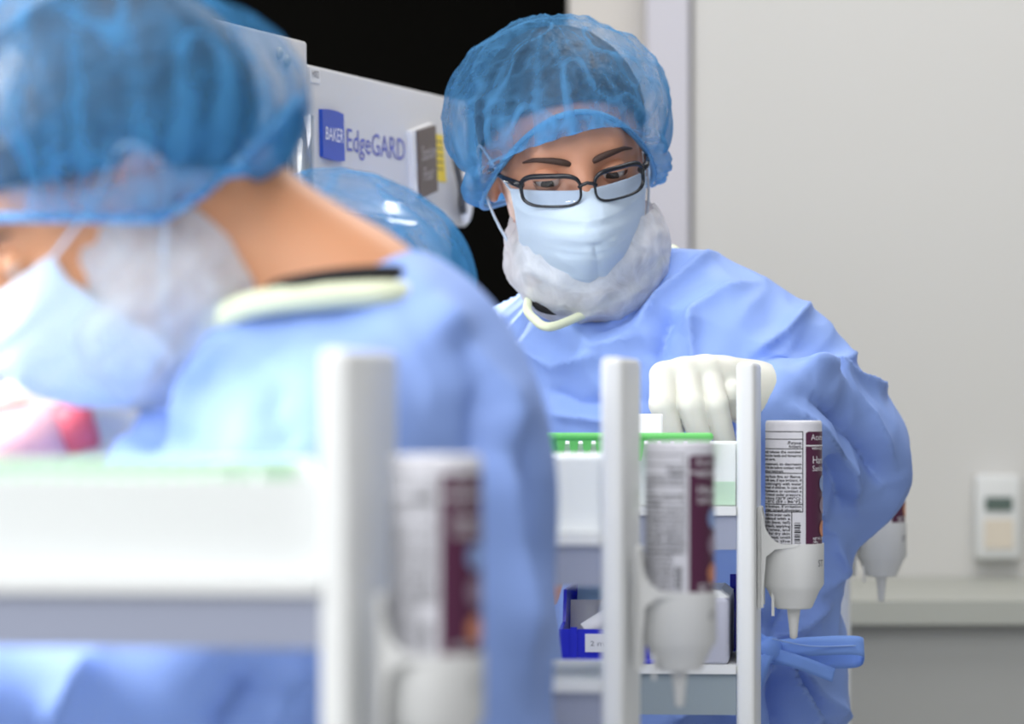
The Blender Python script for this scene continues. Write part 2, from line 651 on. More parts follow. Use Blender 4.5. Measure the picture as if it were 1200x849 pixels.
def add_head(f, HM):
    R = np.array(HM.to_3x3())
    L = lambda x, y, z: np.array(HM @ Vector((x, y, z)))
    f.ell(L(0, 0.018, 0.038), (0.074, 0.095, 0.088), R, 0.01)
    f.ell(L(0, -0.022, -0.015), (0.064, 0.074, 0.085), R, 0.03)
    f.ell(L(0, -0.045, -0.085), (0.046, 0.042, 0.038), R, 0.03)
    f.caps(L(-0.030, -0.078, 0.026), L(0.030, -0.078, 0.026), 0.014, 0.014, 0.02)
    f.ell(L(-0.040, -0.062, -0.028), (0.018, 0.016, 0.016), R, 0.02)
    f.ell(L(0.040, -0.062, -0.028), (0.018, 0.016, 0.016), R, 0.02)
    for sx in (-1, 1):
        f.ell(L(sx * 0.032, -0.101, 0.000), (0.020, 0.017, 0.013), R, 0.012, 'sub')
        f.ell(L(sx * 0.075, 0.014, -0.006), (0.008, 0.018, 0.031), R, 0.008)
        f.ell(L(sx * 0.011, -0.102, -0.040), (0.009, 0.011, 0.008), R, 0.008)
    f.caps(L(0, -0.090, 0.012), L(0, -0.113, -0.034), 0.0085, 0.0115, 0.012)
    f.ell(L(0, -0.088, -0.066), (0.024, 0.010, 0.006), R, 0.008)
    f.ell(L(0, -0.087, -0.074), (0.020, 0.010, 0.006), R, 0.008)


def add_hand(f, W, fwd, down, side, sc=1.0, g=0.0):
    """relaxed half-closed hand: palm and five fingers, rooted at wrist W. side points to the thumb"""
    W, fwd, down, side = (np.asarray(v, float) for v in (W, fwd, down, side))
    f.caps(W, W + fwd * 0.03 * sc, 0.026 + g, 0.026 + g, 0.02)
    for k, o in enumerate((0.027, 0.009, -0.010, -0.027)):
        kn = W + fwd * (0.088 - abs(k - 1.2) * 0.004) * sc + side * o * sc
        f.caps(W + fwd * 0.02 * sc + side * o * 0.7 * sc, kn, 0.014 + g, 0.0115 + g, 0.016)
        L = (0.040, 0.045, 0.041, 0.032)[k] * sc
        p1 = kn + (fwd * 0.75 + down * 0.65) * L
        p2 = p1 + (fwd * 0.1 + down * 1.0) * L * 0.65
        p3 = p2 + (-fwd * 0.5 + down * 0.8) * L * 0.5
        f.caps(kn, p1, 0.0095 + g, 0.0088 + g, 0.004)
        f.caps(p1, p2, 0.0088 + g, 0.0082 + g, 0.003)
        f.caps(p2, p3, 0.0082 + g, 0.0072 + g, 0.003)
    t0 = W + fwd * 0.022 * sc + side * 0.024 * sc
    t1 = t0 + (fwd * 0.6 + side * 0.5 + down * 0.5) * 0.045 * sc
    t2 = t1 + (fwd * 0.8 + down * 0.6) * 0.034 * sc
    f.caps(t0, t1, 0.014 + g, 0.011 + g, 0.01)
    f.caps(t1, t2, 0.011 + g, 0.0085 + g, 0.003)


def add_body(f, J, HM, neck_r=(0.056, 0.062)):
    add_head(f, HM)
    nk = np.array(HM @ Vector((0, 0.022, -0.055)))
    f.caps(nk, J['neck'], neck_r[0], neck_r[1], 0.025)
    for s in 'lr':
        f.caps(J['neck'], J['sho_' + s], 0.055, 0.05, 0.04)
        f.caps(J['sho_' + s], J['elb_' + s], 0.047, 0.038, 0.02)
        f.caps(J['elb_' + s], J['wri_' + s], 0.037, 0.026, 0.012)
        f.caps(J['hip_' + s], J['knee_' + s], 0.075, 0.055, 0.02)
        f.caps(J['knee_' + s], J['ank_' + s], 0.052, 0.036, 0.012)
        f.caps(J['ank_' + s], J['toe_' + s], 0.036, 0.026, 0.02)
    mid = (J['sho_l'] + J['sho_r']) / 2
    sh = J['sho_l'] - J['sho_r']
    ang = math.atan2(sh[1], sh[0])
    R = np.array(Matrix.Rotation(ang, 3, 'Z'))
    ch = mid * 0.72 + J['pelvis'] * 0.28
    f.ell(ch, (0.15, 0.10, 0.19), R, 0.05)
    f.ell(mid * 0.4 + J['pelvis'] * 0.6, (0.13, 0.095, 0.18), R, 0.05)
    f.ell(J['pelvis'], (0.14, 0.10, 0.12), R, 0.05)
    return R, ch, mid


# ---- clothing pieces that sit on a head, in the head's own frame
def lerp(a, b, t):
    return a + (b - a) * t


def cap_surface(seed, rad=(0.110, 0.135, 0.108), cen=(0, 0.022, 0.048), front_z=0.062, back_z=-0.055, by=0.098, bx=0.079, psi0=-38, pleat=0.010, lobes=(), drop=1.15, lift=46, dens=0.9, backlift=0.0):
    nu, nv = 220, 56
    V, fold = [], []
    rr = random.Random(seed)
    ph = [rr.uniform(0, 6.28) for _ in range(6)]
    band = []
    for j in range(nv + 1):
        t = j / nv
        for i in range(nu):
            a = 2 * math.pi * i / nu
            s, c = math.sin(a), math.cos(a)
            zb = back_z + (front_z - back_z) * ((1 + c) / 2) ** drop + backlift * max(0.0, (-c - 0.1) / 0.9) ** 1.3
            B = Vector((bx * s, -by * c + 0.014, zb))
            if j == 0:
                band.append(B)
            psi_s = math.radians(psi0 + 8 * math.sin(3 * a + ph[0]) + lift * max(0, c) ** 2)
            u = max(0.0, (t - 0.16) / 0.84)
            psi = psi_s + (math.pi / 2 - psi_s) * u
            D = Vector((cen[0] + rad[0] * math.cos(psi) * s, cen[1] - rad[1] * math.cos(psi) * c, cen[2] + rad[2] * math.sin(psi)))
            if t < 0.16:
                q = t / 0.16
                q = q * q * (3 - 2 * q)
                p = B.lerp(D, q)
                o = Vector((s, -c, -0.5)) * 0.012 * math.sin(math.pi * q)
                p = p + o
            else:
                p = D
            rad_dir = (p - Vector(cen)).normalized()
            # gathers run up from the elastic, and die out toward the crown
            g = abs(math.sin(17 * a + ph[1] + 1.4 * math.sin(3 * a + ph[2]))) * 0.6 + abs(math.sin(9.5 * a + ph[3] + 2.0 * math.sin(2 * a + ph[4]))) * 0.4
            k = pleat * (math.exp(-3.2 * t) - 0.35 * math.exp(-30 * t))
            h = (g - 0.55) * k
            nz = mnoise.noise(Vector((p.x * 22 + seed, p.y * 22, p.z * 14)))
            nz2 = mnoise.noise(Vector((p.x * 48, p.y * 48 + seed, p.z * 38)))
            h += (0.5 - abs(nz)) * 0.012 * min(1, t * 5) + (0.4 - abs(nz2)) * 0.004 * min(1, t * 5)
            for la, lt, lw, lh in lobes:
                da = math.atan2(math.sin(a - la), math.cos(a - la))
                h += lh * math.exp(-(da / lw) ** 2 - ((t - lt) / 0.2) ** 2)
            V.append(p + rad_dir * h)
            gg = abs(math.sin(9.5 * a + ph[3] + 2.0 * math.sin(2 * a + ph[4]) + 1.5 * t)) ** 7 * math.exp(-1.6 * t)
            gg += abs(math.sin(17 * a + ph[1] + 1.4 * math.sin(3 * a + ph[2]))) ** 5 * math.exp(-5 * t)
            gg += 0.8 * max(0, 1 - abs(nz) * 14) + 0.35 * max(0, 1 - abs(nz2) * 9)
            gg += dens * (1 - max(0, c)) ** 0.6 * math.exp(-(t / 0.42) ** 2) if c < 0.55 else 0.0
            fold.append(min(1.0, gg))
    F = []
    for j in range(nv):
        for i in range(nu):
            F.append((j * nu + i, j * nu + (i + 1) % nu, (j + 1) * nu + (i + 1) % nu, (j + 1) * nu + i))
    return V, F, band, fold


def put_cap(HM, parent, seed, material, **kw):
    V, F, band, fold = cap_surface(seed, **kw)
    cap = mesh_obj('bouffant_cap', [HM @ v for v in V], F, material, parent)
    cap.data.attributes.new('fold', 'FLOAT', 'POINT').data.foreach_set('value', fold)
    b = MB()
    b.tube([HM @ (v * 1.01) for v in band[::2]], 0.0032, 6, closed=True)
    b.obj('elastic_band', M['band'], cap)
    return cap


def put_hair(HM, parent, hairline=0.080, back=-0.06):
    V, F = [], []
    nu, nv = 64, 22
    for j in range(nv + 1):
        for i in range(nu):
            a = 2 * math.pi * i / nu
            c = math.cos(a)
            zl = back + (hairline - back) * ((1 + c) / 2) ** 0.8
            s0 = max(-1, min(1, (zl - 0.038) / 0.098))
            psi = lerp(math.asin(s0), math.pi / 2, j / nv)
            n = 1 + 0.02 * mnoise.noise(Vector((math.sin(a) * 9, c * 9, psi * 5)))
            V.append(HM @ Vector((0.084 * n * math.cos(psi) * math.sin(a), 0.018 - 0.105 * n * math.cos(psi) * c, 0.038 + 0.092 * n * math.sin(psi))))
    for j in range(nv):
        for i in range(nu):
            F.append((j * nu + i, j * nu + (i + 1) % nu, (j + 1) * nu + (i + 1) % nu, (j + 1) * nu + i))
    return mesh_obj('hair', V, F, M['hair'], parent)


def mask_point(u, v, off=0.0):
    zs = [-0.009, -0.035, -0.066, -0.098, -0.118]
    yc = [-0.110, -0.129, -0.126, -0.104, -0.078]
    ys = [-0.061, -0.062, -0.054, -0.040, -0.034]
    t = v * 4
    i = min(3, int(t))
    q = t - i
    q2 = q * q * (3 - 2 * q) * 0.4 + q * 0.6
    z, y0, y1 = lerp(zs[i], zs[i + 1], q2), lerp(yc[i], yc[i + 1], q2), lerp(ys[i], ys[i + 1], q2)
    au = abs(u)
    y = lerp(y0, y1, au ** (1.7 + 0.5 * v))
    hw = 0.067 - 0.010 * v
    z += 0.001 * au * (1 - v) + 0.020 * au * au * v
    return Vector((u * hw, y - off, z))


def put_mask(HM, parent, seed=0):
    V, F = [], []
    nu, nv = 80, 60
    for j in range(nv + 1):
        v = j / nv
        for i in range(nu + 1):
            u = -1 + 2 * i / nu
            off = 0.0
            for pv, pa in ((0.40, 0.0035), (0.62, 0.003), (0.2, 0.0016)):      # pleats: a step that hangs over the next
                e = (v - pv - 0.05 * u * u) / 0.05
                off += pa * (1 - abs(u) ** 3) * math.exp(-max(0, e) * 1.1) * (1 if e > -1 else math.exp((e + 1) * 1.5))
            d = u - 0.08 - 0.75 * (v - 0.45)                                    # slanting tuck on one cheek
            if v > 0.42:
                off += 0.004 * math.exp(-abs(d - 0.25) / 0.12) * (1 - abs(u)) - 0.003 * math.exp(-abs(u + 0.02 - 0.3 * (v - .4)) / 0.08)
            off += 0.0022 * (0.4 - abs(mnoise.noise(Vector((u * 2.2 + seed, v * 3.5, 3.3)))) * 2)
            V.append(HM @ mask_point(u, v, off))
    for j in range(nv):
        for i in range(nu):
            a = j * (nu + 1) + i
            F.append((a, a + 1, a + nu + 2, a + nu + 1))
    m = mesh_obj('face_mask', V, F, M['mask'], parent)
    so = m.modifiers.new('thickness', 'SOLIDIFY')
    so.thickness = 0.0012
    for s in (-1, 1):
        b = MB()
        b.tube(catmull([HM @ mask_point(s, 0.03, 0.001), HM @ Vector((s * 0.074, -0.02, 0.004)), HM @ Vector((s * 0.083, 0.016, 0.022)), HM @ Vector((s * 0.084, 0.026, -0.01)), HM @ Vector((s * 0.077, -0.005, -0.05)), HM @ mask_point(s, 0.97, 0.001)], 6), 0.0014, 6)
        b.obj('ear_loop', M['mask'], m)
    return m


def put_beard_cover(HM, parent, rad=(0.083, 0.088, 0.068), cen=(0, -0.018, -0.078), ztop=-0.03, seed=1, amp=0.006, rise=0.0, material='beard'):
    V, F = [], []
    nu, nv = 90, 40
    for j in range(nv + 1):
        t = j / nv
        for i in range(nu + 1):
            a = math.radians(lerp(-128, 128, i / nu))
            top = (ztop + rise * abs(math.sin(a)) - cen[2]) / rad[2]
            s0 = math.asin(max(-0.95, min(0.95, top)))
            psi = lerp(s0, -math.pi / 2 * 0.96, t)
            p = Vector((cen[0] + rad[0] * math.cos(psi) * math.sin(a), cen[1] - rad[1] * math.cos(psi) * math.cos(a), cen[2] + rad[2] * math.sin(psi)))
            if top > 0.95 and t < 0.3:
                p.z += (1 - t / 0.3) * (ztop + rise * abs(math.sin(a)) - cen[2] - rad[2] * 0.95)
                p.x = lerp(math.copysign(0.078, math.sin(a)) * abs(math.sin(a)), p.x, t / 0.3)
            n = (p - Vector(cen)).normalized()
            h = amp * (0.5 - 2 * abs(mnoise.noise(Vector((p.x * 26 + seed, p.y * 26, p.z * 30))))) + amp * 0.4 * math.sin(a * 26 + 3 * math.sin(t * 5)) * math.exp(-t * 4)
            V.append(HM @ (p + n * h))
    for j in range(nv):
        for i in range(nu):
            a = j * (nu + 1) + i
            F.append((a, a + 1, a + nu + 2, a + nu + 1))
    return mesh_obj('beard_cover', V, F, M[material], parent)


def put_face(HM, parent, skin):
    for s in (-1, 1):
        c = Vector((s * 0.032, -0.0790, 0.000))
        gaze = Vector((-0.22, -1, -0.38)).normalized()
        e = MB()
        e.sphere(c, 0.0122, 24, 16)
        eye = e.xform(HM).obj('eye', M['eye'], parent)
        q = gaze.to_track_quat('Z', 'Y').to_matrix()
        ir = MB()
        ir.sphere(c, 0.0125, 20, 6, 58, 90, q)
        ir.xform(HM).obj('iris', M['iris'], eye)
        for nm, lo, hi, tilt in (('eyelid', 0, 90, -4), ('eyelid', 0, 90, 206)):
            li = MB()
            R = Matrix.Rotation(math.radians(tilt), 3, 'X')
            li.sphere(c, (0.0150, 0.0134, 0.0134), 24, 8, lo, hi, R)
            li.xform(HM).obj(nm, skin, parent)
        b = MB()
        pts = [Vector((s * x, y, z)) for x, y, z in ((0.011, -0.0955, 0.015), (0.020, -0.0965, 0.0185), (0.032, -0.0930, 0.021), (0.044, -0.0850, 0.0215), (0.054, -0.0740, 0.018))]
        b.tube(catmull([HM @ p for p in pts], 6), [0.8 * v for v in [0.0030, 0.0034, 0.0038, 0.004, 0.0041, 0.0042, 0.0042, 0.0042, 0.0041, 0.004, 0.004, 0.0039, 0.0038, 0.0037, 0.0036, 0.0034, 0.0032, 0.003, 0.0028, 0.0026, 0.0023, 0.002, 0.0017, 0.0014, 0.001]], 8)
        b.obj('eyebrow', M['brow'], parent)


def put_glasses(HM, parent):
    fr = MB()
    lens_loops = []
    for s in (-1, 1):
        cx, cz = s * 0.0335, -0.006
        loop, rad = [], []
        for k in range(40):
            a = 2 * math.pi * k / 40
            ca, sa = math.cos(a), math.sin(a)
            x = cx + 0.0265 * math.copysign(abs(ca) ** 0.55, ca)
            z = cz + 0.0150 * math.copysign(abs(sa) ** 0.62, sa)
            y = -0.1205 + 9.0 * (x * x)
            loop.append(HM @ Vector((x, y, z)))
            rad.append(0.0013 + 0.0013 * max(0, sa) + 0.0006 * max(0, s * ca))
        lens_loops.append(loop)
        fr.tube(loop, rad, 8, closed=True)
        fr.tube([HM @ Vector((s * x, y, z)) for x, y, z in ((0.058, -0.0865, -0.002), (0.0655, -0.079, 0.001), (0.071, -0.055, 0.001), (0.0765, -0.01, 0.001), (0.080, 0.012, -0.002), (0.080, 0.03, -0.02))], [0.0034, 0.0034, 0.0028, 0.0022, 0.002, 0.002], 8)
    fr.tube([HM @ Vector((x, -0.1205 + 6 * x * x, -0.003 + 0.003 * (1 - (x / 0.008) ** 2))) for x in (-0.009, -0.005, 0, 0.005, 0.009)], 0.0018, 8)
    g = fr.obj('glasses', M['black'], parent)
    for loop in lens_loops:
        n = len(loop)
        c = sum(loop, Vector()) / n
        mesh_obj('lens', loop + [c], [(k, (k + 1) % n, n) for k in range(n)], M['lens'], g)
    return g


def ribbon(pts, wdir, width, material, name, parent, thick=0.0012, per=8):
    """cloth strip along pts; wdir gives its width direction at each point"""
    C = catmull(pts, per)
    Wd = catmull(wdir, per)
    V, F = [], []
    for c, wv in zip(C, Wd):
        wv = np.asarray(wv) / (np.linalg.norm(wv) + 1e-9) * width / 2
        for t in (-1, -0.4, 0.4, 1):
            V.append(c + wv * t)
    for i in range(len(C) - 1):
        for k in range(3):
            a = i * 4 + k
            F.append((a, a + 1, a + 5, a + 4))
    o = mesh_obj(name, V, F, material, parent)
    so = o.modifiers.new('thickness', 'SOLIDIFY')
    so.thickness = thick
    return o


def legs(J, facing, x, y, spread_dir):
    """fill in hips, knees and feet under a pelvis at (x, y)"""
    fx, fy = facing
    for s, k in (('l', 1), ('r', -1)):
        sx, sy = spread_dir[0] * 0.085 * k, spread_dir[1] * 0.085 * k
        J['hip_' + s] = np.array([x + sx, y + sy, 0.88])
        J['knee_' + s] = np.array([x + sx + fx * 0.02, y + sy + fy * 0.02, 0.48])
        J['ank_' + s] = np.array([x + sx - fx * 0.01, y + sy - fy * 0.01, 0.085])
        J['toe_' + s] = np.array([x + sx + fx * 0.14, y + sy + fy * 0.14, 0.028])
    return J


# ------------------------------------------------------------------ the room
def slab(name, x0, x1, y0, y1, z0, z1, m, parent=None):
    return structure(MB().box(x0, x1, y0, y1, z0, z1).obj(name, M[m], parent, smooth=False))


YB = 5.6
slab('floor', -3.2, 3.2, -0.6, 8.2, -0.1, 0.0, 'floor')
xj0, xj1 = P(757, 0, YB)[0], P(806, 0, YB)[0]
slab('wall_back', P(813, 0, YB)[0], 3.2, YB, YB + 0.12, 0, 3.0, 'wall')
slab('trim_1', xj0, xj1, YB - 0.03, YB + 0.12, 0, 3.0, 'jamb')
slab('trim_2', xj1, P(813, 0, YB)[0], YB + 0.012, YB + 0.12, 0, 3.0, 'groove')
slab('wall_back_warm', P(667, 0, YB)[0], xj0, YB + 0.02, YB + 0.14, 0, 3.0, 'wall_warm')
# unlit room beyond the opening at left, its darkness painted as black walls
xd = P(667, 0, YB)[0]
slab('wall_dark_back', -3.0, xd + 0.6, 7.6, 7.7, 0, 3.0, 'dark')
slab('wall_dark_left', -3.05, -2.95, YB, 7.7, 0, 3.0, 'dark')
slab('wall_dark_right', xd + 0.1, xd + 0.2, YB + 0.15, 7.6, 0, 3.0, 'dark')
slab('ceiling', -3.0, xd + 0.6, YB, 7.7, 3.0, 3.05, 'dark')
slab('wall_left', -3.2, -3.1, -0.6, YB, 0, 3.0, 'wall')

# counter along the back wall
t = thing('wall_counter', 'long grey counter with pale green-grey top along the back wall', 'counter', (0, 0, 0))
cx0 = P(960, 0, 5.0)[0]
MB().box(cx0, 2.6, 5.02, YB - 0.002, 0.0, 1.045).obj('cabinet_body', M['steel'], t, False)
MB().box(cx0 - 0.02, 2.62, 4.99, YB - 0.002, 1.045, 1.075).obj('worktop', M['counter_top'], t, False)
MB().box(cx0, 2.6, 5.05, YB - 0.004, 0.0, 0.06).obj('plinth', M['rubber'], t, False)
# wall controller
d = YB - 0.001
a, b = P(1140, 556, d), P(1193, 655, d)
t = thing('wall_controller', 'small white controller box with dark display on the back wall', 'controller', (0, 0, 0))
MB().box(a[0], b[0], YB - 0.035, YB - 0.0005, b[2], a[2], 0.006).obj('body', M['white_soft'], t, True, 40)
a, b = P(1151, 582, d), P(1183, 598, d)
MB().box(a[0], b[0], YB - 0.038, YB - 0.034, b[2], a[2]).obj('display', M['display'], t, False)
a, b = P(1150, 608, d), P(1184, 642, d)
MB().box(a[0], b[0], YB - 0.038, YB - 0.034, b[2], a[2]).obj('beige_cover', M['beige'], t, False)

# ------------------------------------------------------------------ flow hoods on the left
HA = math.atan(0.29)
HN = np.array([-0.2009, 3.9])
HU = np.array([math.sin(HA), math.cos(HA)])


def hpx(px, py, out=0.0):
    """(distance along a hood's face, height) of a pixel that lies on the plane of the faces"""
    n = np.array([math.cos(HA), -math.sin(HA)])
    base = HN + n * out
    k = (px - 600.0) / FPX
    u = (k * base[1] - base[0]) / (HU[0] - k * HU[1])
    dd = base[1] + u * HU[1]
    return u, EYE - (py - HOR) * dd / FPX


HL = 0.548
HOODW = 3.2


def hood(u0, z0, z1, label, lamp=True):
    o = thing('flow_hood', label, 'flow hood', (HN[0] + HU[0] * u0, HN[1] + HU[1] * u0, 0), (0, 0, math.pi / 2 - HA), 'flow hoods in a row')
    L = HL - 0.004
    MB().box(0.0, L, 0.0, 0.018, z0, z1, 0.004).obj('fascia', M['hood'], o, True, 40)
    MB().box(0.002, L - 0.002, 0.018, 0.55, z0 + 0.03, z1 - 0.002).obj('top_housing', M['hood_light'], o, False)
    MB().box(0.002, 0.02, 0.02, 0.55, 0.93, z0 + 0.03).obj('side_panel', M['hood_in'], o, False)
    MB().box(L - 0.02, L - 0.002, 0.02, 0.55, 0.93, z0 + 0.03).obj('side_panel', M['hood_in'], o, False)
    MB().box(0.02, L - 0.02, 0.53, 0.55, 0.93, z0 + 0.03).obj('back_panel', M['hood_in'], o, False)
    MB().box(0.002, L - 0.002, 0.0, 0.55, 0.89, 0.93).obj('work_surface', M['hood_light'], o, False)
    for x in (0.002, L - 0.042):
        for y in (0.02, 0.50):
            MB().box(x, x + 0.04, y, y + 0.04, 0.0, 0.89).obj('leg', M['hood_light'], o, False)
    lm = MB()
    lm.tube([(0.43, 0.05, z0 + 0.012), (L - 0.05, 0.05, z0 + 0.012)], 0.011, 12)
    lm.obj('lamp_tube', M['lamp'], o)
    l = bpy.data.lights.new('hood_lamp', 'AREA')
    l.shape = 'RECTANGLE'
    l.size, l.size_y = L - 0.08, 0.05
    l.energy = HOODW
    l.color = (0.95, 0.98, 1.0)
    lo = bpy.data.objects.new('hood_lamp', l)
    COL.objects.link(lo)
    lo.parent = o
    lo.location = (L / 2, 0.03, z0 - 0.002)
    lo.rotation_euler = Vector((0, -0.6, -1.0)).to_track_quat('-Z', 'X').to_euler()
    return o


zf0, zf1 = 1.526, 1.6666
h2 = hood(0.0, zf0, zf1, 'grey flow hood with blue maker badge and brown plaque')
HOODW = 1.5
h1 = hood(-HL, zf0, zf1 + 0.022, 'flow hood seen past the near worker’s cap, next to the badged hood'.replace('’', "'"))
h0 = hood(-2 * HL, zf0, zf1 + 0.022, 'nearest flow hood, at the far left behind the near worker')

HOODW = 5.5
hm = hood(-3 * HL, zf0, zf1 + 0.022, 'unseen flow hood added for its lamp beside the nearest cart, outside the picture at left')  # unseen hood, added so its lamp lights the near worker


def hprint(name, polys, mtl, parent, y0, y1):
    """flat pieces on a hood's face; polys are pixel outlines"""
    mb = MB()
    for pl in polys:
        mb.prism([hpx(*p) for p in pl], 'y', y0, y1)
    return mb.obj(name, M[mtl], parent, False)


arc = lambda x0, y0, x1, y1, sag, n=8: [(lerp(x0, x1, k / n), lerp(y0, y1, k / n) - sag * 4 * (k / n) * (1 - k / n)) for k in range(n + 1)]
bad = hprint('badge', [arc(373.5, 128, 398.5, 134, 1.8) + arc(400, 189, 374.5, 183.5, -1.8)], 'blue', h2, -0.004, 0.0)


def htext(body, x0, x1, ybase, ytop, mtl, name, parent, dy):
    """lettering between two pixel columns; ybase/ytop = (left, right) pixel rows"""
    V, F = text_geo(body, 1.0)
    xs = [v[0] for v in V]
    hs = [v[1] for v in text_geo('E', 1.0)[0]]
    mx0, mx1, ch = min(xs), max(xs), max(hs)
    u0, zb0 = hpx(x0, ybase[0])
    u1, zb1 = hpx(x1, ybase[1])
    _, zt0 = hpx(x0, ytop[0])
    _, zt1 = hpx(x1, ytop[1])
    out = []
    for x, y in V:
        f = (x - mx0) / (mx1 - mx0)
        q = y / ch
        out.append((lerp(u0, u1, f), dy, lerp(lerp(zb0, zb1, f), lerp(zt0, zt1, f), q)))
    return mesh_obj(name, out, F, M[mtl], parent, False)


htext('BAKER', 377, 397.5, (163.5, 168), (148.5, 152), 'ink_white', 'lettering', bad, -0.0045)
htext('EdgeGARD', 406, 474, (176.5, 188.5), (150.5, 163.5), 'ink_blue', 'lettering', h2, -0.0006)
st = hprint('asset_sticker', [[(363, 79), (374, 81), (374.5, 98), (363.5, 96)]], 'hood_light', h2, -0.0008, 0.0)
htext('H002', 364.5, 372.5, (90, 92), (82, 84), 'ink_grey', 'lettering', st, -0.0012)
pl = hprint('plaque', [[(476, 154), (502, 144), (505, 227), (480, 237)]], 'hood_light', h2, -0.006, 0.0)
hprint('plaque_face', [[(481, 153.5), (502, 147), (504.5, 224), (484, 234)]], 'taupe', pl, -0.0085, -0.006)
htext('Station', 485, 501, (189, 184), (172, 168), 'ink_soft', 'lettering', pl, -0.0092)
htext('Four', 487.5, 499, (213, 209), (197, 193), 'ink_soft', 'lettering', pl, -0.0092)
yl = hprint('yellow_label', [[(504, 156), (518, 158.5), (522, 214), (506, 211)]], 'yellow', h2, -0.001, 0.0)
hprint('print_lines', [[(506, y), (518, y + 2), (518, y + 3.4), (506, y + 1.4)] for y in (164, 172, 180, 188, 196)], 'taupe', yl, -0.0014, -0.001)
lt = MB()
lt.tube([(hpx(px, py)[0], -0.012 + 0.006 * abs(k - 2) / 2, hpx(px, py)[1]) for k, (px, py) in enumerate(((527, 180), (527, 200), (529, 222), (533, 240), (537, 248)))], 0.004, 8)
lt.obj('latch_handle', M['rubber'], h2)
lk = MB()
u, z = hpx(540, 232)
lk.sphere((u, -0.006, z), (0.012, 0.008, 0.03), 16, 10)
lk.obj('latch_plate', M['hood_light'], h2)
# screws and clear holder on the next hood
for px, py in ((326, 62), (335, 71)):
    u, z = hpx(px, py)
    s = MB()
    s.sphere((u + HL, -0.001, z), (0.006, 0.004, 0.006), 12, 8)
    s.obj('screw', M['steel'], h1)
u, z = hpx(333, 160)
ch = MB()
ch.lathe([(0.012, -0.09), (0.014, -0.085), (0.014, 0.02), (0.012, 0.02), (0.012, -0.08)], (u + HL, -0.016, z), 16, False)
ch.obj('clear_holder', M['clear'], h1)
MB().box(u + HL - 0.02, u + HL - 0.012, -0.006, 0.0, z - 0.09, z + 0.0).obj('dark_slot', M['rubber'], h1, False)

# ------------------------------------------------------------------ shelf carts with their contents
CR = math.radians(-5.0)
PT = 0.016


def cart(px, d, label, zsh, zlow, lowcol, width=0.48, depth=0.23):
    X = (px - 600) * d / FPX
    o = thing('shelf_cart', label, 'cart', (X, d, 0), (0, 0, CR), 'white shelf carts in a row')
    for x in (0.0, -width - PT):
        pn = MB()
        pn.box(x, x + PT, 0, depth, 0.035, 1.369, 0.0045)
        side = pn.obj('side_panel', M['white'], o, True, 50)
        for y in (0.02, depth - 0.05):
            MB().box(x - 0.006, x + PT + 0.006, y, y + 0.03, 0.0, 0.04, 0.004).obj('foot', M['rubber'], side, True, 40)
    for z, col, hgt in ((zsh, 'apron', 0.030), (zlow, lowcol, 0.036), (0.45, 'apron', 0.03)):
        sh = MB().box(-width, -0.0002, 0.0, depth - 0.01, z - 0.008, z).obj('shelf', M['white'], o, False)
        MB().box(-width, -0.0002, 0.003, 0.006, z - 0.008 - hgt, z - 0.008).obj('front_apron', M[lowcol if z == zlow else 'apron'], sh, False)
    return o, X, d


ZSH = 1.2425
c1 = cart(375, 2.16, 'nearest white shelf cart, large and blurred at the lower left', ZSH, 1.10, 'apron')
c2 = cart(704, 2.82, 'second white shelf cart, between the near worker and the blue bin', ZSH, 1.137, 'apron')
c3 = cart(863, 3.45, 'white shelf cart in sharp focus under the gloved hand', ZSH, 1.1036, 'apron_green')
c4 = cart(979, 4.15, 'farthest white shelf cart, behind the gowned man at right', ZSH, 1.10, 'apron', 0.40)


def in_cart(c, x, y, z):
    """point in a cart's frame -> world"""
    ca, sa = math.cos(CR), math.sin(CR)
    return (c[1] + x * ca - y * sa, c[2] + x * sa + y * ca, z)


def tote(c, label, x0, x1, h=0.054, tint=None, y0=0.012, y1=0.205):
    o = thing('tote', label, 'tote', in_cart(c, 0, 0, ZSH + 0.0005), (0, 0, CR), 'white totes on the upper shelves')
    w_ = 0.003
    f = MB()
    f.box(x0, x1, y0, y0 + w_, 0, h).box(x0, x1, y1 - w_, y1, 0, h).box(x0, x0 + w_, y0 + w_, y1 - w_, 0, h).box(x1 - w_, x1, y0 + w_, y1 - w_, 0, h).box(x0 + w_, x1 - w_, y0 + w_, y1 - w_, 0, w_)
    f.obj('tray', M['white_tote'], o, False)
    if tint:
        MB().box(tint, x1 - 0.0005, y0 - 0.0015, y0, 0.0005, 0.021).obj('green_strip', M['green_pale'], o, False)
    return o


tote(c1, 'wide white tote on the nearest blurred cart', -0.46, -0.001)
tote(c2, 'white tote on the second cart, partly behind the near worker', -0.46, -0.001)
tote(c3, 'white tote with green strip, under the gloved hand', -0.46, -0.001, tint=-0.06)


def rack(c, label, x0, x1, z0, z1, y, n, m, tooth=0.016):
    o = thing('comb_rack', label, 'rack', in_cart(c, 0, 0, ZSH), (0, 0, CR), 'green comb racks over the totes')
    MB().box(x0, x1, y - 0.006, y + 0.004, z1 - 0.007, z1, 0.003).obj('rail', M[m], o, True, 50)
    MB().box(x0 + 0.01, x0 + 0.016, y + 0.004, y + 0.012, z1 - 0.02, z1 - 0.001).obj('hook', M[m], o, False)
    MB().box(x1 - 0.016, x1 - 0.01, y + 0.004, y + 0.012, z1 - 0.02, z1 - 0.001).obj('hook', M[m], o, False)
    for k in range(n):
        cx = lerp(x0 + 0.007, x1 - 0.007, k / (n - 1))
        MB().prism([(cx - 0.0042, z1 - 0.006), (cx + 0.0042, z1 - 0.006), (cx + 0.0022, z0 + 0.003), (cx + 0.0016, z0), (cx - 0.0016, z0), (cx - 0.0022, z0 + 0.003)], 'y', y - 0.0045, y - 0.0015).obj('tooth', M[m], o, False)
    return o


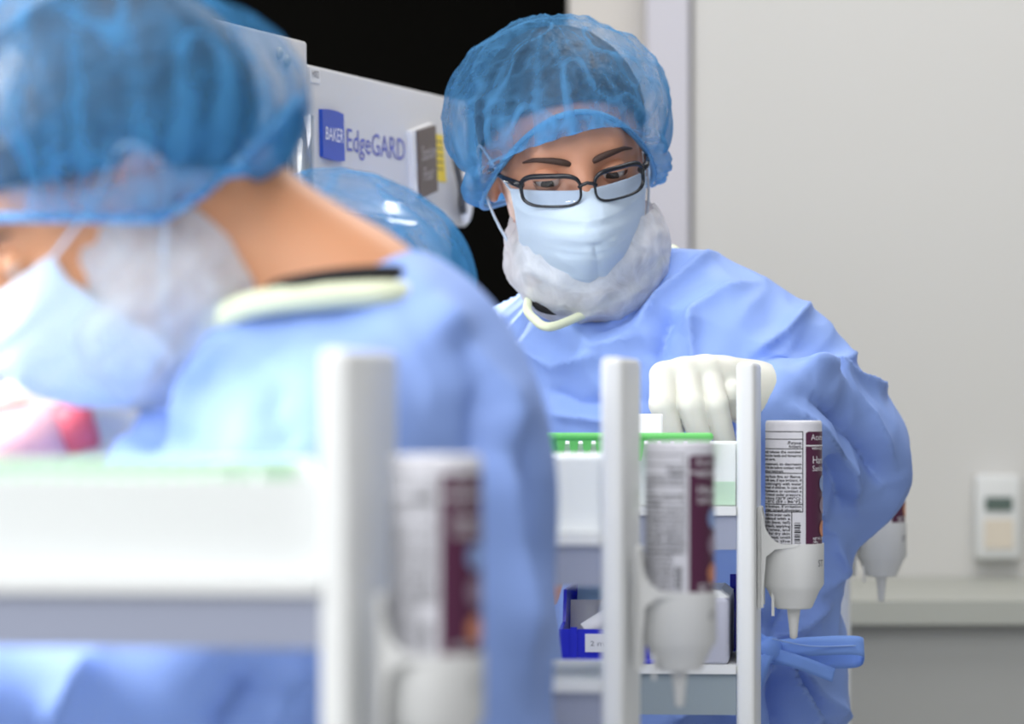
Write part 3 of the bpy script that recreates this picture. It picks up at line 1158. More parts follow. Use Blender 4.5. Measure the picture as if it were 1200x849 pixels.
k3 = 3.45 / FPX
rack(c3, 'bright green comb rack hooked on the tote under the gloved hand', (632 - 863) * k3, (836 - 863) * k3, 0.040, 0.0645, 0.002, 13, 'green')
k1 = 2.16 / FPX
rack(c1, 'pale green comb rack along the nearest tote, heavily blurred', (-60 - 375) * k1, (345 - 375) * k1, 0.022, 0.066, 0.024, 16, 'green_pale')
pale = MB()
for i, (px, y) in enumerate(((250, 0.05), (338, 0.04))):
    x = (px - 375) * k1
    v = thing('vial', ('small white vial standing in the nearest tote, left of the pair', 'small white vial in the nearest tote, by the cart post')[i], 'vial', in_cart(c1, x, y, ZSH + 0.0036), (0, 0, 0), 'vials in the nearest tote')
    MB().lathe([(0.009, 0), (0.010, 0.002), (0.010, 0.038), (0.006, 0.043), (0.006, 0.046)]).obj('body', M['white_soft'], v)
    MB().lathe([(0.0085, 0.044), (0.009, 0.046), (0.009, 0.060), (0.008, 0.062)]).obj('cap', M['paper'], v)
bx = thing('carton', 'small white carton in the tote behind the gloved fingers', 'carton', in_cart(c3, (748 - 863) * 3.6 / FPX, 0.16, ZSH + 0.0036), (0, 0, CR))
MB().box(-0.012, 0.016, 0.0, 0.03, 0, 0.076, 0.001).obj('body', M['paper'], bx, True, 40)

# blue stacking bin and packets on the lower shelf of the focused cart
ZL = 1.1036
bo = thing('stacking_bin', 'blue open-front stacking bin on the lower shelf holding packets', 'bin', in_cart(c3, (654 - 863) * k3, 0.006, ZL + 0.0003), (0, 0, CR))
BW = 0.085
sd = [(0.0, 0.0), (0.17, 0.0), (0.17, 0.062), (0.055, 0.062), (0.040, 0.034), (0.0, 0.030)]
for x in (0.0, BW - 0.003):
    MB().prism([(y, z) for y, z in sd], 'x', x, x + 0.003).obj('side_wall', M['bin'], bo, False)
MB().box(0.003, BW - 0.003, 0.0, 0.003, 0.003, 0.030).obj('front_wall', M['bin'], bo, False)
MB().box(0.0, BW, -0.004, 0.004, 0.0, 0.004, 0.001).obj('base_lip', M['bin'], bo, True, 40)
MB().box(0.010, 0.016, -0.003, 0.0, 0.004, 0.032).obj('front_rib', M['bin'], bo, False)
MB().box(0.003, BW - 0.003, 0.003, 0.17, 0.0, 0.003).obj('base', M['bin'], bo, False)
MB().box(0.003, BW - 0.003, 0.167, 0.17, 0.003, 0.075).obj('back_wall', M['bin'], bo, False)
lb = MB().box(0.023, 0.060, -0.0012, 0.0, 0.010, 0.026).obj('label_card', M['paper'], bo, False)
V, F = text_geo('2 mL', 0.0078)
mesh_obj('lettering', [(0.0275 + x, -0.0014, 0.0155 + y * 0.8) for x, y in V], F, M['ink_grey'], lb, False)


def packet(label, x, y, z, ry, rx, wdt, hgt, m, curl):
    """a flat pouch, a little pillowed and curled"""
    o = tag(mesh_obj('packet', [], [], M[m]), label, 'packet', 'packets in the blue bin')
    V, F = [], []
    n = 10
    for sgn in (1, -1):
        for j in range(n + 1):
            for i in range(n + 1):
                u, v = i / n, j / n
                pil = 0.0035 * math.sin(math.pi * u) ** 0.6 * math.sin(math.pi * v) ** 0.6
                V.append(((u - 0.5) * wdt, -sgn * pil + curl * (u - 0.5) ** 2 * 4 - curl, v * hgt))
        b = 0 if sgn == 1 else (n + 1) ** 2
        for j in range(n):
            for i in range(n):
                a = b + j * (n + 1) + i
                q = (a, a + 1, a + n + 2, a + n + 1)
                F.append(q if sgn == 1 else q[::-1])
    o.data.from_pydata(V, [], F)
    o.data.shade_smooth()
    o.location = in_cart(c3, (654 - 863) * k3 + x, 0.006 + y, ZL + z)
    o.rotation_euler = (rx, ry, CR)
    return o


packet('grey foil packet standing at the back of the blue bin', 0.020, 0.080, 0.004, 0.0, -0.1, 0.032, 0.048, 'packet', 0.001)
packet('clear bluish packet rising behind the other packets', 0.030, 0.120, 0.004, 0.05, -0.05, 0.050, 0.072, 'film', 0.003)
packet('crinkled silver packet leaning right in the blue bin', 0.034, 0.050, 0.010, 0.35, -0.25, 0.030, 0.050, 'packet', 0.006)
packet('white curled paper packet lying at the bin front', 0.022, 0.022, 0.026, 1.0, -0.3, 0.018, 0.044, 'paper', 0.004)
ob = thing('storage_box', 'pale translucent box on the lower shelf behind the second dispenser', 'box', in_cart(c3, (760 - 863) * k3, 0.004, ZL + 0.0003), (0, 0, CR))
MB().box(0.0, 0.070, 0.0, 0.16, 0, 0.058, 0.004).obj('body', M['box'], ob, True, 40)
MB().prism([(0.0, 0.058), (0.070, 0.058), (0.062, 0.064), (0.045, 0.064), (0.008, 0.062)], 'y', 0.006, 0.15).obj('lid', M['white_soft'], ob, False)
b2 = thing('stacking_bin', 'small blue bin mostly hidden behind the pale box', 'bin', in_cart(c3, (848 - 863) * k3, 0.175, ZL + 0.0003), (0, 0, CR))
MB().box(0.0, 0.010, 0.0, 0.003, 0, 0.071).obj('front_wall', M['bin'], b2, False)
MB().box(0.0, 0.010, 0.0, 0.04, 0, 0.060).obj('side_wall', M['bin'], b2, False)


# ------------------------------------------------------------------ dispensers and sanitizer bottles
BR = 0.0253


def bend(u, v, r=BR):
    """label coordinates (arc length from straight ahead, height) -> on the bottle"""
    th = u / r
    return (r * math.sin(th), -r * math.cos(th), v)


def bend_patch(mb, u0, u1, v0, v1, r, n=None):
    n = n or max(1, int(abs(u1 - u0) / 0.003))
    V = []
    for k in range(n + 1):
        u = lerp(u0, u1, k / n)
        V += [bend(u, v0, r) if False else (r * math.sin(u / BR), -r * math.cos(u / BR), v0), (r * math.sin(u / BR), -r * math.cos(u / BR), v1)]
    F = [(2 * k, 2 * k + 2, 2 * k + 3, 2 * k + 1) for k in range(n)]
    mb.add(V, F)


def bend_text(mb, body, size, u, v, r, align='RIGHT', sx=1.0, fit=None):
    V, F = text_geo(body, size, align, 1.0)
    if fit:
        w0 = max(x for x, _ in V) - min(x for x, _ in V)
        sx = fit / w0
    mb.add([(r * math.sin((u + x * sx) / BR), -r * math.cos((u + x * sx) / BR), v + y) for x, y in V], F)


RAD = lambda dg: math.radians(dg) * BR
PXB = 3.455 / FPX          # one frame pixel on the focused bottle
HB = 160 * PXB             # bottle height above the cup's inside floor


def make_bottle():
    o = thing('sanitizer_bottle', '', 'bottle', (0, 0, 0))
    z1 = 147 * PXB
    MB().lathe([(BR * 0.6, -0.020), (BR * 0.97, -0.010), (BR, -0.004), (BR, z1 - 0.0035), (BR * 0.985, z1 - 0.0012), (BR * 0.95, z1), (BR * 0.3, z1)], n=56).obj('body', M['bottle'], o, True, 60)
    Y = lambda py: (637 - py) * PXB                      # frame row on the bottle -> height
    r1, r2, r3 = BR + 0.0002, BR + 0.0004, BR + 0.0006
    p = MB()
    n = 24
    V = []
    us = [lerp(RAD(26), RAD(150), k / n) for k in range(n + 1)]
    for k, u in enumerate(us):
        top = Y(503) - (0.0015 if k == 0 else 0)
        V += [(r1 * math.sin(u / BR), -r1 * math.cos(u / BR), -0.002), (r1 * math.sin(u / BR), -r1 * math.cos(u / BR), top)]
    p.add(V, [(2 * k, 2 * k + 2, 2 * k + 3, 2 * k + 1) for k in range(n)])
    fl = p.obj('front_label', M['purple'], o)
    fl['label'] = 'purple front label'
    wp = MB()
    bend_text(wp, 'Acute', 0.0075, RAD(38), Y(513), r2, 'LEFT')
    bend_text(wp, 'WITH ALOE', 0.0030, RAD(40), Y(524.5), r2, 'LEFT')
    bend_text(wp, 'Hand', 0.0095, RAD(41), Y(541), r2, 'LEFT')
    bend_text(wp, 'Sanitizer', 0.0070, RAD(41), Y(550), r2, 'LEFT')
    bend_text(wp, 'NET WT. 7 OZ.', 0.0030, RAD(43), Y(632), r2, 'LEFT')
    bend_text(wp, '198 g', 0.0030, RAD(43), Y(636), r2, 'LEFT')
    wp.obj('white_lettering', M['ink_white'], fl, False)['kind'] = 'stuff'
    wr = MB()
    bend_patch(wr, RAD(26), RAD(150), Y(520.5), Y(519), r2)
    wr.obj('white_rule', M['ink_white'], fl, False)
    for py, m, nm in ((565, 'circle_blue', 'blue_roundel'), (591, 'circle_grey', 'grey_roundel'), (619, 'circle_orange', 'orange_roundel')):
        q = MB()
        V = []
        uc, vc, rr = RAD(80), Y(py), 0.0075
        for k in range(20):
            a_ = 2 * math.pi * k / 20
            u, v = uc + rr * math.cos(a_), vc + rr * math.sin(a_)
            V.append(((BR + 0.0008) * math.sin(u / BR), -(BR + 0.0008) * math.cos(u / BR), v))
        V.append(((BR + 0.0008) * math.sin(uc / BR), -(BR + 0.0008) * math.cos(uc / BR), vc))
        q.add(V, [(k, (k + 1) % 20, 20) for k in range(20)]).obj(nm, M[m], fl, False)
    t = MB()
    e = RAD(19.5)
    l0 = RAD(-118)
    th = 0.00035
    for py in (503, 512, 523.5, 552.5, 589.5, 598.5):
        bend_patch(t, l0, e, Y(py) - th, Y(py) + th, r1)
    bend_patch(t, e - th, e + th, Y(598.5), Y(503), r1, 1)
    bend_patch(t, RAD(-3) - th, RAD(-3) + th, Y(640), Y(598.5), r1, 1)
    L, W = 0.0033, 0.052
    R = e - 0.0012
    rows = [(517.5, '/Purpose', 0.0040, 0.0125), (521.5, 'Antiseptic', 0.0034, 0.0115),
            (528, 'significantly reduces the number', L, W), (532.5, 'of bacteria on the hands and forearms', L, W),
            (542.5, 'Repeat treatment: to decrease', L, W), (546.8, 'bacteria on the skin before contact with', L, W),
            (557.5, 'Keep away from fire or flame.', L, W), (561.8, 'contact with eyes. If eye irritant, if', L, W),
            (566.1, 'rinse eyes thoroughly with water', L, W), (570.4, 'out of the reach of children. In case of', L, W),
            (574.7, 'medical assistance or contact a', L, W), (579, 'Center. Contents under pressure.', L, W),
            (583.3, 'or store above 120\u00b0F (49\u00b0C).', L, W), (587.3, 'at 15 - 30\u00b0C (59 - 86\u00b0F).', L, W * .98),
            (593, 'if redness develops. If irritation', L, W), (597.3, 'persists, consult physician.', L, W * .8)]
    for py, body, sz, fit in rows:
        bend_text(t, body, sz, R, Y(py + 0.6), r1, 'RIGHT', fit=fit)
    for py, body, off in ((536.8, 'for patient care.', 0.024), (551, 'procedures or treatment.', 0.016)):
        bend_text(t, body, L, R - off, Y(py + 0.6), r1, 'RIGHT', fit=0.032)
    rows2 = ['use until wet under nails', 'is replaced with a', 'firm dry (base, tail)', 'to all hands, applying', 'palms, wrists, and', 'them. For dry skin', 'do not wait until', 'hands to the']
    for k, body in enumerate(rows2):
        bend_text(t, body, L, RAD(-3) - 0.0012, Y(603.6 + 4.45 * k), r1, 'RIGHT', fit=0.036)
    bend_text(t, 'Inactive Ingredients', L * 1.15, RAD(-3) - 0.001, Y(639), r1, 'RIGHT', fit=0.034)
    t.obj('drug_facts_print', M['ink_black'], o, False)['kind'] = 'stuff'
    bc = MB()
    y = 611.5
    rb = random.Random(3)
    while y < 640:
        hh = rb.choice((0.7, 1.2, 1.9))
        bend_patch(bc, RAD(2.5), RAD(rb.choice((17, 18.5))) * 0.82, Y(y + hh), Y(y), r1, 2)
        y += hh + rb.choice((0.9, 1.4))
    bc.obj('barcode', M['ink_black'], o, False)
    return o


def make_dispenser():
    """frame: origin at the bottle axis, on the cup's rim height; panel lies at -x"""
    o = thing('dispenser', '', 'dispenser', (0, 0, 0))
    s = PXB
    ro, ri = BR + 0.0012 + 0.0006, BR + 0.0005
    h1, h2, = -49 * s, -77 * s
    MB().lathe([(ri, -0.002), (ri, -0.0), (ro, 0.0), (ro, h1), (ro - 0.004, h1 - 0.006), (0.0165, h2), (0.0150, h2), (0.0150, h2 - 0.001), (0.004, h2 - 0.001)], n=48, close=False).obj('cup', M['cup'], o, True, 35)
    MB().lathe([(0.0062, h2 - 0.0005), (0.0045, h2 - 0.014), (0.0034, h2 - 0.0265), (0.0016, h2 - 0.028)], n=20).obj('nozzle', M['cup'], o, True, 50)
    wall = -BR - 0.0070
    z = lambda py: (637 - py) * s
    MB().box(wall, wall + 0.005, -0.020, 0.022, z(714), z(593), 0.0018).obj('back_plate', M['cup'], o, True, 50)
    # arm sweeping from the plate down into the cup
    prof = [(wall + 0.004, z(594))]
    for k in range(9):
        a_ = math.radians(10 * k)
        prof.append((wall + 0.006 + 0.020 * (1 - math.cos(a_)), z(604) - (z(604) - z(637.5)) * math.sin(a_)))
    prof += [(0.006, z(638)), (0.0, z(641)), (-0.016, z(643)), (-0.024, z(652)), (-0.0262, z(690)), (wall + 0.006, z(712)), (wall + 0.004, z(713))]
    MB().prism(prof, 'y', -0.0275, -0.0245).obj('bracket_arm', M['cup'], o, True, 30)
    MB().prism(prof, 'y', 0.0245, 0.0275).obj('bracket_arm', M['cup'], o, True, 30)
    MB().box(-0.0195, -0.0170, -0.012, -0.009, h2 - 0.007, h1 - 0.004).obj('drip_tab', M['cup'], o, False)
    mk = MB()
    V, F = text_geo('ST', 0.0085, 'LEFT')
    u0 = RAD(57)
    rr = ro + 0.0003
    mk.add([(rr * math.sin((u0 + x) / ro), -rr * math.cos((u0 + x) / ro), z(664) + y_) for x, y_ in V], F)
    mk.obj('lettering', M['ink_grey'], o, False)
    return o


def copy_tree(o, parent=None):
    c = o.copy()
    COL.objects.link(c)
    if parent is not None:
        c.parent = parent
    for chd in list(o.children):
        copy_tree(chd, c)
    return c


db, dd_ = make_bottle(), make_dispenser()
DL = ['nearest sanitizer dispenser, heavily blurred, on the first cart post', 'second sanitizer dispenser, blurred, on the middle cart post', 'sharp white dispenser holding the readable bottle below the elbow', 'farthest white dispenser below the sleeve at right']
BL = ['nearest white and purple bottle, heavily blurred, in the first dispenser', 'blurred white and purple bottle in the second dispenser', 'sharp white bottle with readable small print and purple label', 'farthest white and purple bottle, peeking out below the blue sleeve']
rim = {0: 1.35 - (764 - 450) * 2.20 / FPX, 1: 1.35 - (692 - 450) * 2.91 / FPX, 2: 1.35 - (637 - 450) * 3.53 / FPX, 3: 1.35 - (612 - 450) * 4.23 / FPX}
for i, c in enumerate((c1, c2, c3, c4)):
    b_, s_ = (db, dd_) if i == 0 else (copy_tree(db), copy_tree(dd_))
    xo = PT + 0.0071 + BR + 0.0002 + (0.011, 0.004, 0, 0)[i]
    loc = in_cart(c, xo, (0.04, 0.085, 0.085, 0.085)[i], rim[i])
    for o, lab, grp in ((b_, BL[i], 'sanitizer bottles'), (s_, DL[i], 'sanitizer dispensers')):
        o.location = loc
        o.rotation_euler = (0, 0, CR + (math.radians((-15, -8, 0, 0)[i]) if o is b_ else 0))
        o['label'] = lab
        o['group'] = grp


# ------------------------------------------------------------------ people
def finish_body(f, name, material, parent):
    V, Q = f.mesh()
    return fast_obj(name, V, Q, material, parent)


def collar_tube(pts, r, parent, name='collar', m='collar', flat=1.0):
    b = MB()
    b.tube(catmull(pts, 8, True), r, 10, closed=True)
    return b.obj(name, M[m], parent)


# ---- the man in glasses
def man():
    root = thing('person', 'man in black glasses and mask, gloved hand reaching over the cart', 'person', (P(800, 0, 3.97)[0], 3.97, 0))
    inv = Matrix.Translation(-Vector(root.location))
    HM = head_matrix(P(664, 187, 3.90), 9, 14, -8)
    J = dict(neck=P(705, 385, 3.97), sho_l=P(872, 430, 3.90), sho_r=P(628, 440, 4.02), elb_l=P(985, 540, 3.93), wri_l=P(900, 474, 3.765),
             elb_r=P(560, 600, 4.05), wri_r=P(470, 660, 3.90), pelvis=P(805, 900, 3.97))
    legs(J, (-0.5, -0.85), J['pelvis'][0], 3.97, (0.9, -0.35))
    hc = np.array(HM.translation)
    f = Field(axis(-0.25, 0.48, [(hc[0] - .11, hc[0] + .11)], 0.003, 0.011), axis(3.55, 4.25, [(hc[1] - .13, hc[1] + .11)], 0.003, 0.011), axis(-0.01, 1.76, [(hc[2] - .14, hc[2] + .14)], 0.003, 0.012))
    add_body(f, J, HM)
    # left hand, inside the glove
    fing = [((777, 440, 3.712), (776, 474, 3.69), (790, 516, 3.702)), ((804, 435, 3.715), (809, 474, 3.690), (821, 518, 3.702)),
            ((830, 434, 3.722), (838, 474, 3.698), (850, 519, 3.708)), ((850, 440, 3.735), (857, 462, 3.715), (858, 481, 3.722))]

    def hand(ff, g):
        wr = P(900, 474, 3.765)
        base = P(884, 462, 3.757)
        ff.caps(wr, base, 0.027 + g, 0.027 + g, 0.012)
        for (k, m_, t_) in fing:
            K, Mi, T = P(*k), P(*m_), P(*t_)
            ff.caps(base, K, 0.0205 + g, 0.0108 + g, 0.016)
            ff.caps(K, Mi, 0.0110 + g, 0.0106 + g, 0.0022)
            ff.caps(Mi, T, 0.0106 + g, 0.0086 + g, 0.0022)
        t0, t1, t2 = P(815, 470, 3.77), P(790, 495, 3.755), P(782, 520, 3.74)
        ff.caps(base, t0, 0.018 + g, 0.014 + g, 0.012)
        ff.caps(t0, t1, 0.012 + g, 0.011 + g, 0.006)
        ff.caps(t1, t2, 0.011 + g, 0.008 + g, 0.003)
    hand(f, -0.004)
    add_hand(f, J['wri_r'], np.array([-0.9, -0.35, -0.2]), np.array([0.1, -0.2, -0.97]), np.array([-0.3, 0.9, 0.2]))
    body = finish_body(f, 'body', M['skin'], root)
    put_face(HM, root, M['skin'])
    put_hair(HM, root, 0.076)
    put_cap(HM, root, 3.1, M['cap'], lobes=((math.radians(-75), 0.24, 0.45, 0.012), (math.radians(95), 0.2, 0.4, 0.010)), rad=(0.106, 0.130, 0.086), front_z=0.062, drop=2.4, bx=0.086)
    put_glasses(HM, root)
    put_beard_cover(HM, root, rad=(0.082, 0.086, 0.074), cen=(0.008, -0.018, -0.092), ztop=-0.052, amp=0.0045)
    put_mask(HM, root, 2.0)
    g = Field(axis(P(740, 0, 3.75)[0], P(925, 0, 3.75)[0], [(-9, 9)], 0.0016, 0.01), axis(3.66, 3.82, [(-9, 9)], 0.0016, 0.01), axis(P(0, 545, 3.75)[2], P(0, 405, 3.75)[2], [(-9, 9)], 0.0016, 0.01))
    hand(g, 0.0018)
    V, Q = g.mesh()
    gl = fast_obj('glove', V, Q, M['glove'], root)
    cf = MB()
    cdir = Vector(P(925, 484, 3.80) - P(895, 472, 3.76)).normalized()
    q = cdir.to_track_quat('Z', 'Y').to_matrix().to_4x4()
    cf.lathe([(0.0292, -0.012), (0.0315, 0.004), (0.0330, 0.012), (0.0338, 0.014), (0.033, 0.0155), (0.0295, 0.012)], n=36, close=False)
    cf.xform(Matrix.Translation(Vector(P(897, 474, 3.765))) @ q).obj('glove_cuff', M['glove'], gl)
    # gown
    a = lambda *p: P(*p)
    G = Field(axis(-0.16, 0.47, [(-9, 9)], 0.0036, 0.0036), axis(3.66, 4.26, [(3.66, 4.0)], 0.0038, 0.011), axis(0.28, 1.52, [(1.02, 1.6)], 0.0036, 0.014))
    G.caps(a(700, 425, 3.97), a(872, 425, 3.905), 0.066, 0.062, 0.03)
    G.caps(a(715, 395, 3.98), a(790, 372, 3.96), 0.068, 0.060, 0.03)
    G.caps(a(700, 420, 3.98), a(635, 440, 4.01), 0.070, 0.064, 0.03)
    G.caps(a(875, 428, 3.905), a(985, 540, 3.93), 0.070, 0.060, 0.03)
    G.caps(a(935, 455, 3.90), a(988, 550, 3.925), 0.055, 0.056, 0.03)
    G.caps(a(985, 535, 3.92), a(922, 488, 3.80), 0.058, 0.046, 0.03)
    G.caps(a(922, 488, 3.80), a(905, 476, 3.77), 0.044, 0.034, 0.015)
    G.caps(a(990, 566, 3.92), a(930, 530, 3.83), 0.040, 0.030, 0.03)
    G.caps(a(635, 440, 4.01), a(560, 600, 4.05), 0.072, 0.060, 0.03)
    G.caps(a(560, 600, 4.05), a(480, 652, 3.92), 0.058, 0.044, 0.02)
    sh = Matrix.Rotation(-0.30, 3, 'Z')
    R = np.array(sh)
    G.ell(a(770, 480, 3.965), (0.165, 0.118, 0.15), R, 0.05)
    G.ell(a(795, 640, 3.97), (0.160, 0.118, 0.17), R, 0.05)
    G.ell(a(812, 760, 3.97), (0.134, 0.112, 0.10), R, 0.04)
    G.caps(a(815, 800, 3.97), (J['pelvis'][0], 3.97, 0.40), 0.140, 0.172, 0.05)
    G.ell(a(680, 345, 3.92), (0.050, 0.062, 0.036), None, 0.012, 'sub')
    G.ell((J['pelvis'][0], 3.97, 0.30), (0.21, 0.21, 0.03), None, 0.01, 'sub')
    V, Q = G.mesh()
    cr = [([(842, 300), (806, 328), (770, 352), (742, 392)], 0.010, 9), ([(895, 335), (850, 350), (812, 372), (800, 400)], 0.008, 10),
          ([(790, 362), (778, 395), (770, 430)], -0.012, 12), ([(815, 365), (812, 400), (816, 440)], 0.007, 7),
          ([(950, 355), (915, 392), (872, 424)], 0.009, 10),
          ([(1018, 405), (965, 438), (925, 446)], 0.005, 8),
          ([(915, 440), (970, 446), (1010, 490), (1052, 560)], 0.011, 9), ([(935, 465), (985, 490), (1015, 530), (1040, 575)], -0.012, 10),
          ([(1040, 468), (1000, 452), (960, 440)], 0.009, 7), ([(912, 470), (955, 500), (990, 545), (1005, 600)], 0.011, 9),
          ([(965, 520), (975, 560), (985, 605)], -0.009, 9), ([(950, 500), (952, 560), (970, 610)], 0.009, 8),
          ([(655, 372), (700, 410), (760, 395)], 0.008, 12), ([(600, 400), (650, 430), (720, 420)], 0.008, 12), ([(690, 395), (735, 370), (775, 318)], -0.008, 9),
          ([(640, 455), (680, 475), (760, 470)], -0.007, 10), ([(640, 485), (700, 490), (760, 500)], 0.006, 8),
          ([(905, 765), (925, 805), (958, 870)], 0.020, 9), ([(898, 775), (908, 820), (925, 880)], -0.020, 9), ([(915, 770), (950, 815), (985, 880)], -0.016, 9),
          ([(905, 765), (880, 810), (850, 870)], 0.010, 9), ([(905, 765), (850, 800), (770, 870)], 0.009, 10), ([(925, 770), (975, 830), (1000, 870)], 0.008, 7),
          ([(900, 750), (935, 740), (975, 700)], 0.008, 9), ([(900, 755), (930, 755), (965, 735)], -0.008, 8), ([(900, 750), (920, 715), (935, 660)], -0.009, 11), ([(890, 740), (880, 690), (870, 640)], 0.009, 11), ([(955, 700), (975, 670), (980, 620)], 0.008, 9)]
    V = crumple(V, Q, 0.0065, 8.0, cr, 4.2, (1, 1, 0.8), None, 0.0036)
    gown = fast_obj('surgical_gown', V, Q, M['gown'], root)
    collar_tube([a(618, 358, 3.86), a(626, 374, 3.838), a(646, 383, 3.83), a(690, 366, 3.865), a(740, 342, 3.88), a(775, 308, 3.90), a(792, 294, 3.94), a(765, 292, 4.02), a(690, 305, 4.03), a(635, 330, 3.97)], 0.0045, gown)
    collar_tube([a(628, 350, 3.88), a(640, 362, 3.865), a(680, 362, 3.88), a(730, 340, 3.90), a(765, 308, 3.92), a(760, 300, 3.99), a(690, 310, 4.01), a(645, 330, 3.95)], 0.0050, root, 'black_undershirt', 'tee')
    # waist tie in a bow
    k = MB()
    kc = a(903, 762, 3.80)
    k.sphere(kc, (0.012, 0.010, 0.013), 20, 12)
    knot = k.obj('tie_knot', M['tie'], gown)
    zup = (0.05, 0, 1)
    ribbon([a(903, 762, 3.802), a(950, 758, 3.79), a(1003, 757, 3.785), a(1011, 764, 3.80), a(1000, 772, 3.815), a(950, 772, 3.81), a(905, 768, 3.806)], [zup, zup, (0, .1, 1), (0, .5, .8), (0, .2, 1), zup, zup], 0.0185, M['tie'], 'tie_loop', gown)
    ribbon([a(905, 749, 3.787), a(950, 757.5, 3.786), a(1003, 757, 3.782)], [zup] * 3, 0.0012, M['tie_light'], 'tie_stitch', gown)
    ribbon([a(908, 768, 3.795), a(940, 778, 3.79), a(977, 792, 3.795)], [(0.25, 0, 1)] * 3, 0.0135, M['tie'], 'tie_tail', gown)
    ribbon([a(900, 766, 3.793), a(890, 790, 3.79), a(878, 830, 3.80), a(874, 880, 3.81)], [(1, 0, 0.3)] * 4, 0.016, M['tie'], 'tie_tail', gown)
    ribbon([a(900, 758, 3.80), a(870, 745, 3.81), a(800, 742, 3.835), a(720, 742, 3.86)], [zup] * 4, 0.017, M['tie'], 'waist_tie', gown)
    for s in 'lr':
        sm = Field(axis(J['ank_' + s][0] - .2, J['ank_' + s][0] + .2, [], .008, .008), axis(J['ank_' + s][1] - .25, J['ank_' + s][1] + .2, [], .008, .008), axis(-0.01, 0.2, [], .008, .008))
        sm.caps(J['ank_' + s], J['toe_' + s], 0.045, 0.034, 0.02)
        sm.D = np.maximum(sm.D, -(sm.zs[None, None, :] - 0.002) + 0 * sm.D)
        Vs, Qs = sm.mesh()
        fast_obj('shoe', Vs, Qs, M['shoe'], root)
    rebase(root)
    return root


def rebase(root):
    """children were built in world space: hang them from the root without moving them"""
    bpy.context.view_layer.update()
    inv = Matrix.Translation(-Vector(root.location))
    for o in root.children:
        o.matrix_parent_inverse = inv


def shoes(J, root):
    for s in 'lr':
        sm = Field(axis(J['ank_' + s][0] - .24, J['ank_' + s][0] + .24, [], .008, .008), axis(J['ank_' + s][1] - .24, J['ank_' + s][1] + .24, [], .008, .008), axis(-0.01, 0.2, [], .008, .008))
        sm.caps(J['ank_' + s], J['toe_' + s], 0.045, 0.034, 0.02)
        sm.D = np.maximum(sm.D, -(sm.zs[None, None, :] - 0.002) + 0 * sm.D)
        Vs, Qs = sm.mesh()
        fast_obj('shoe', Vs, Qs, M['shoe'], root)


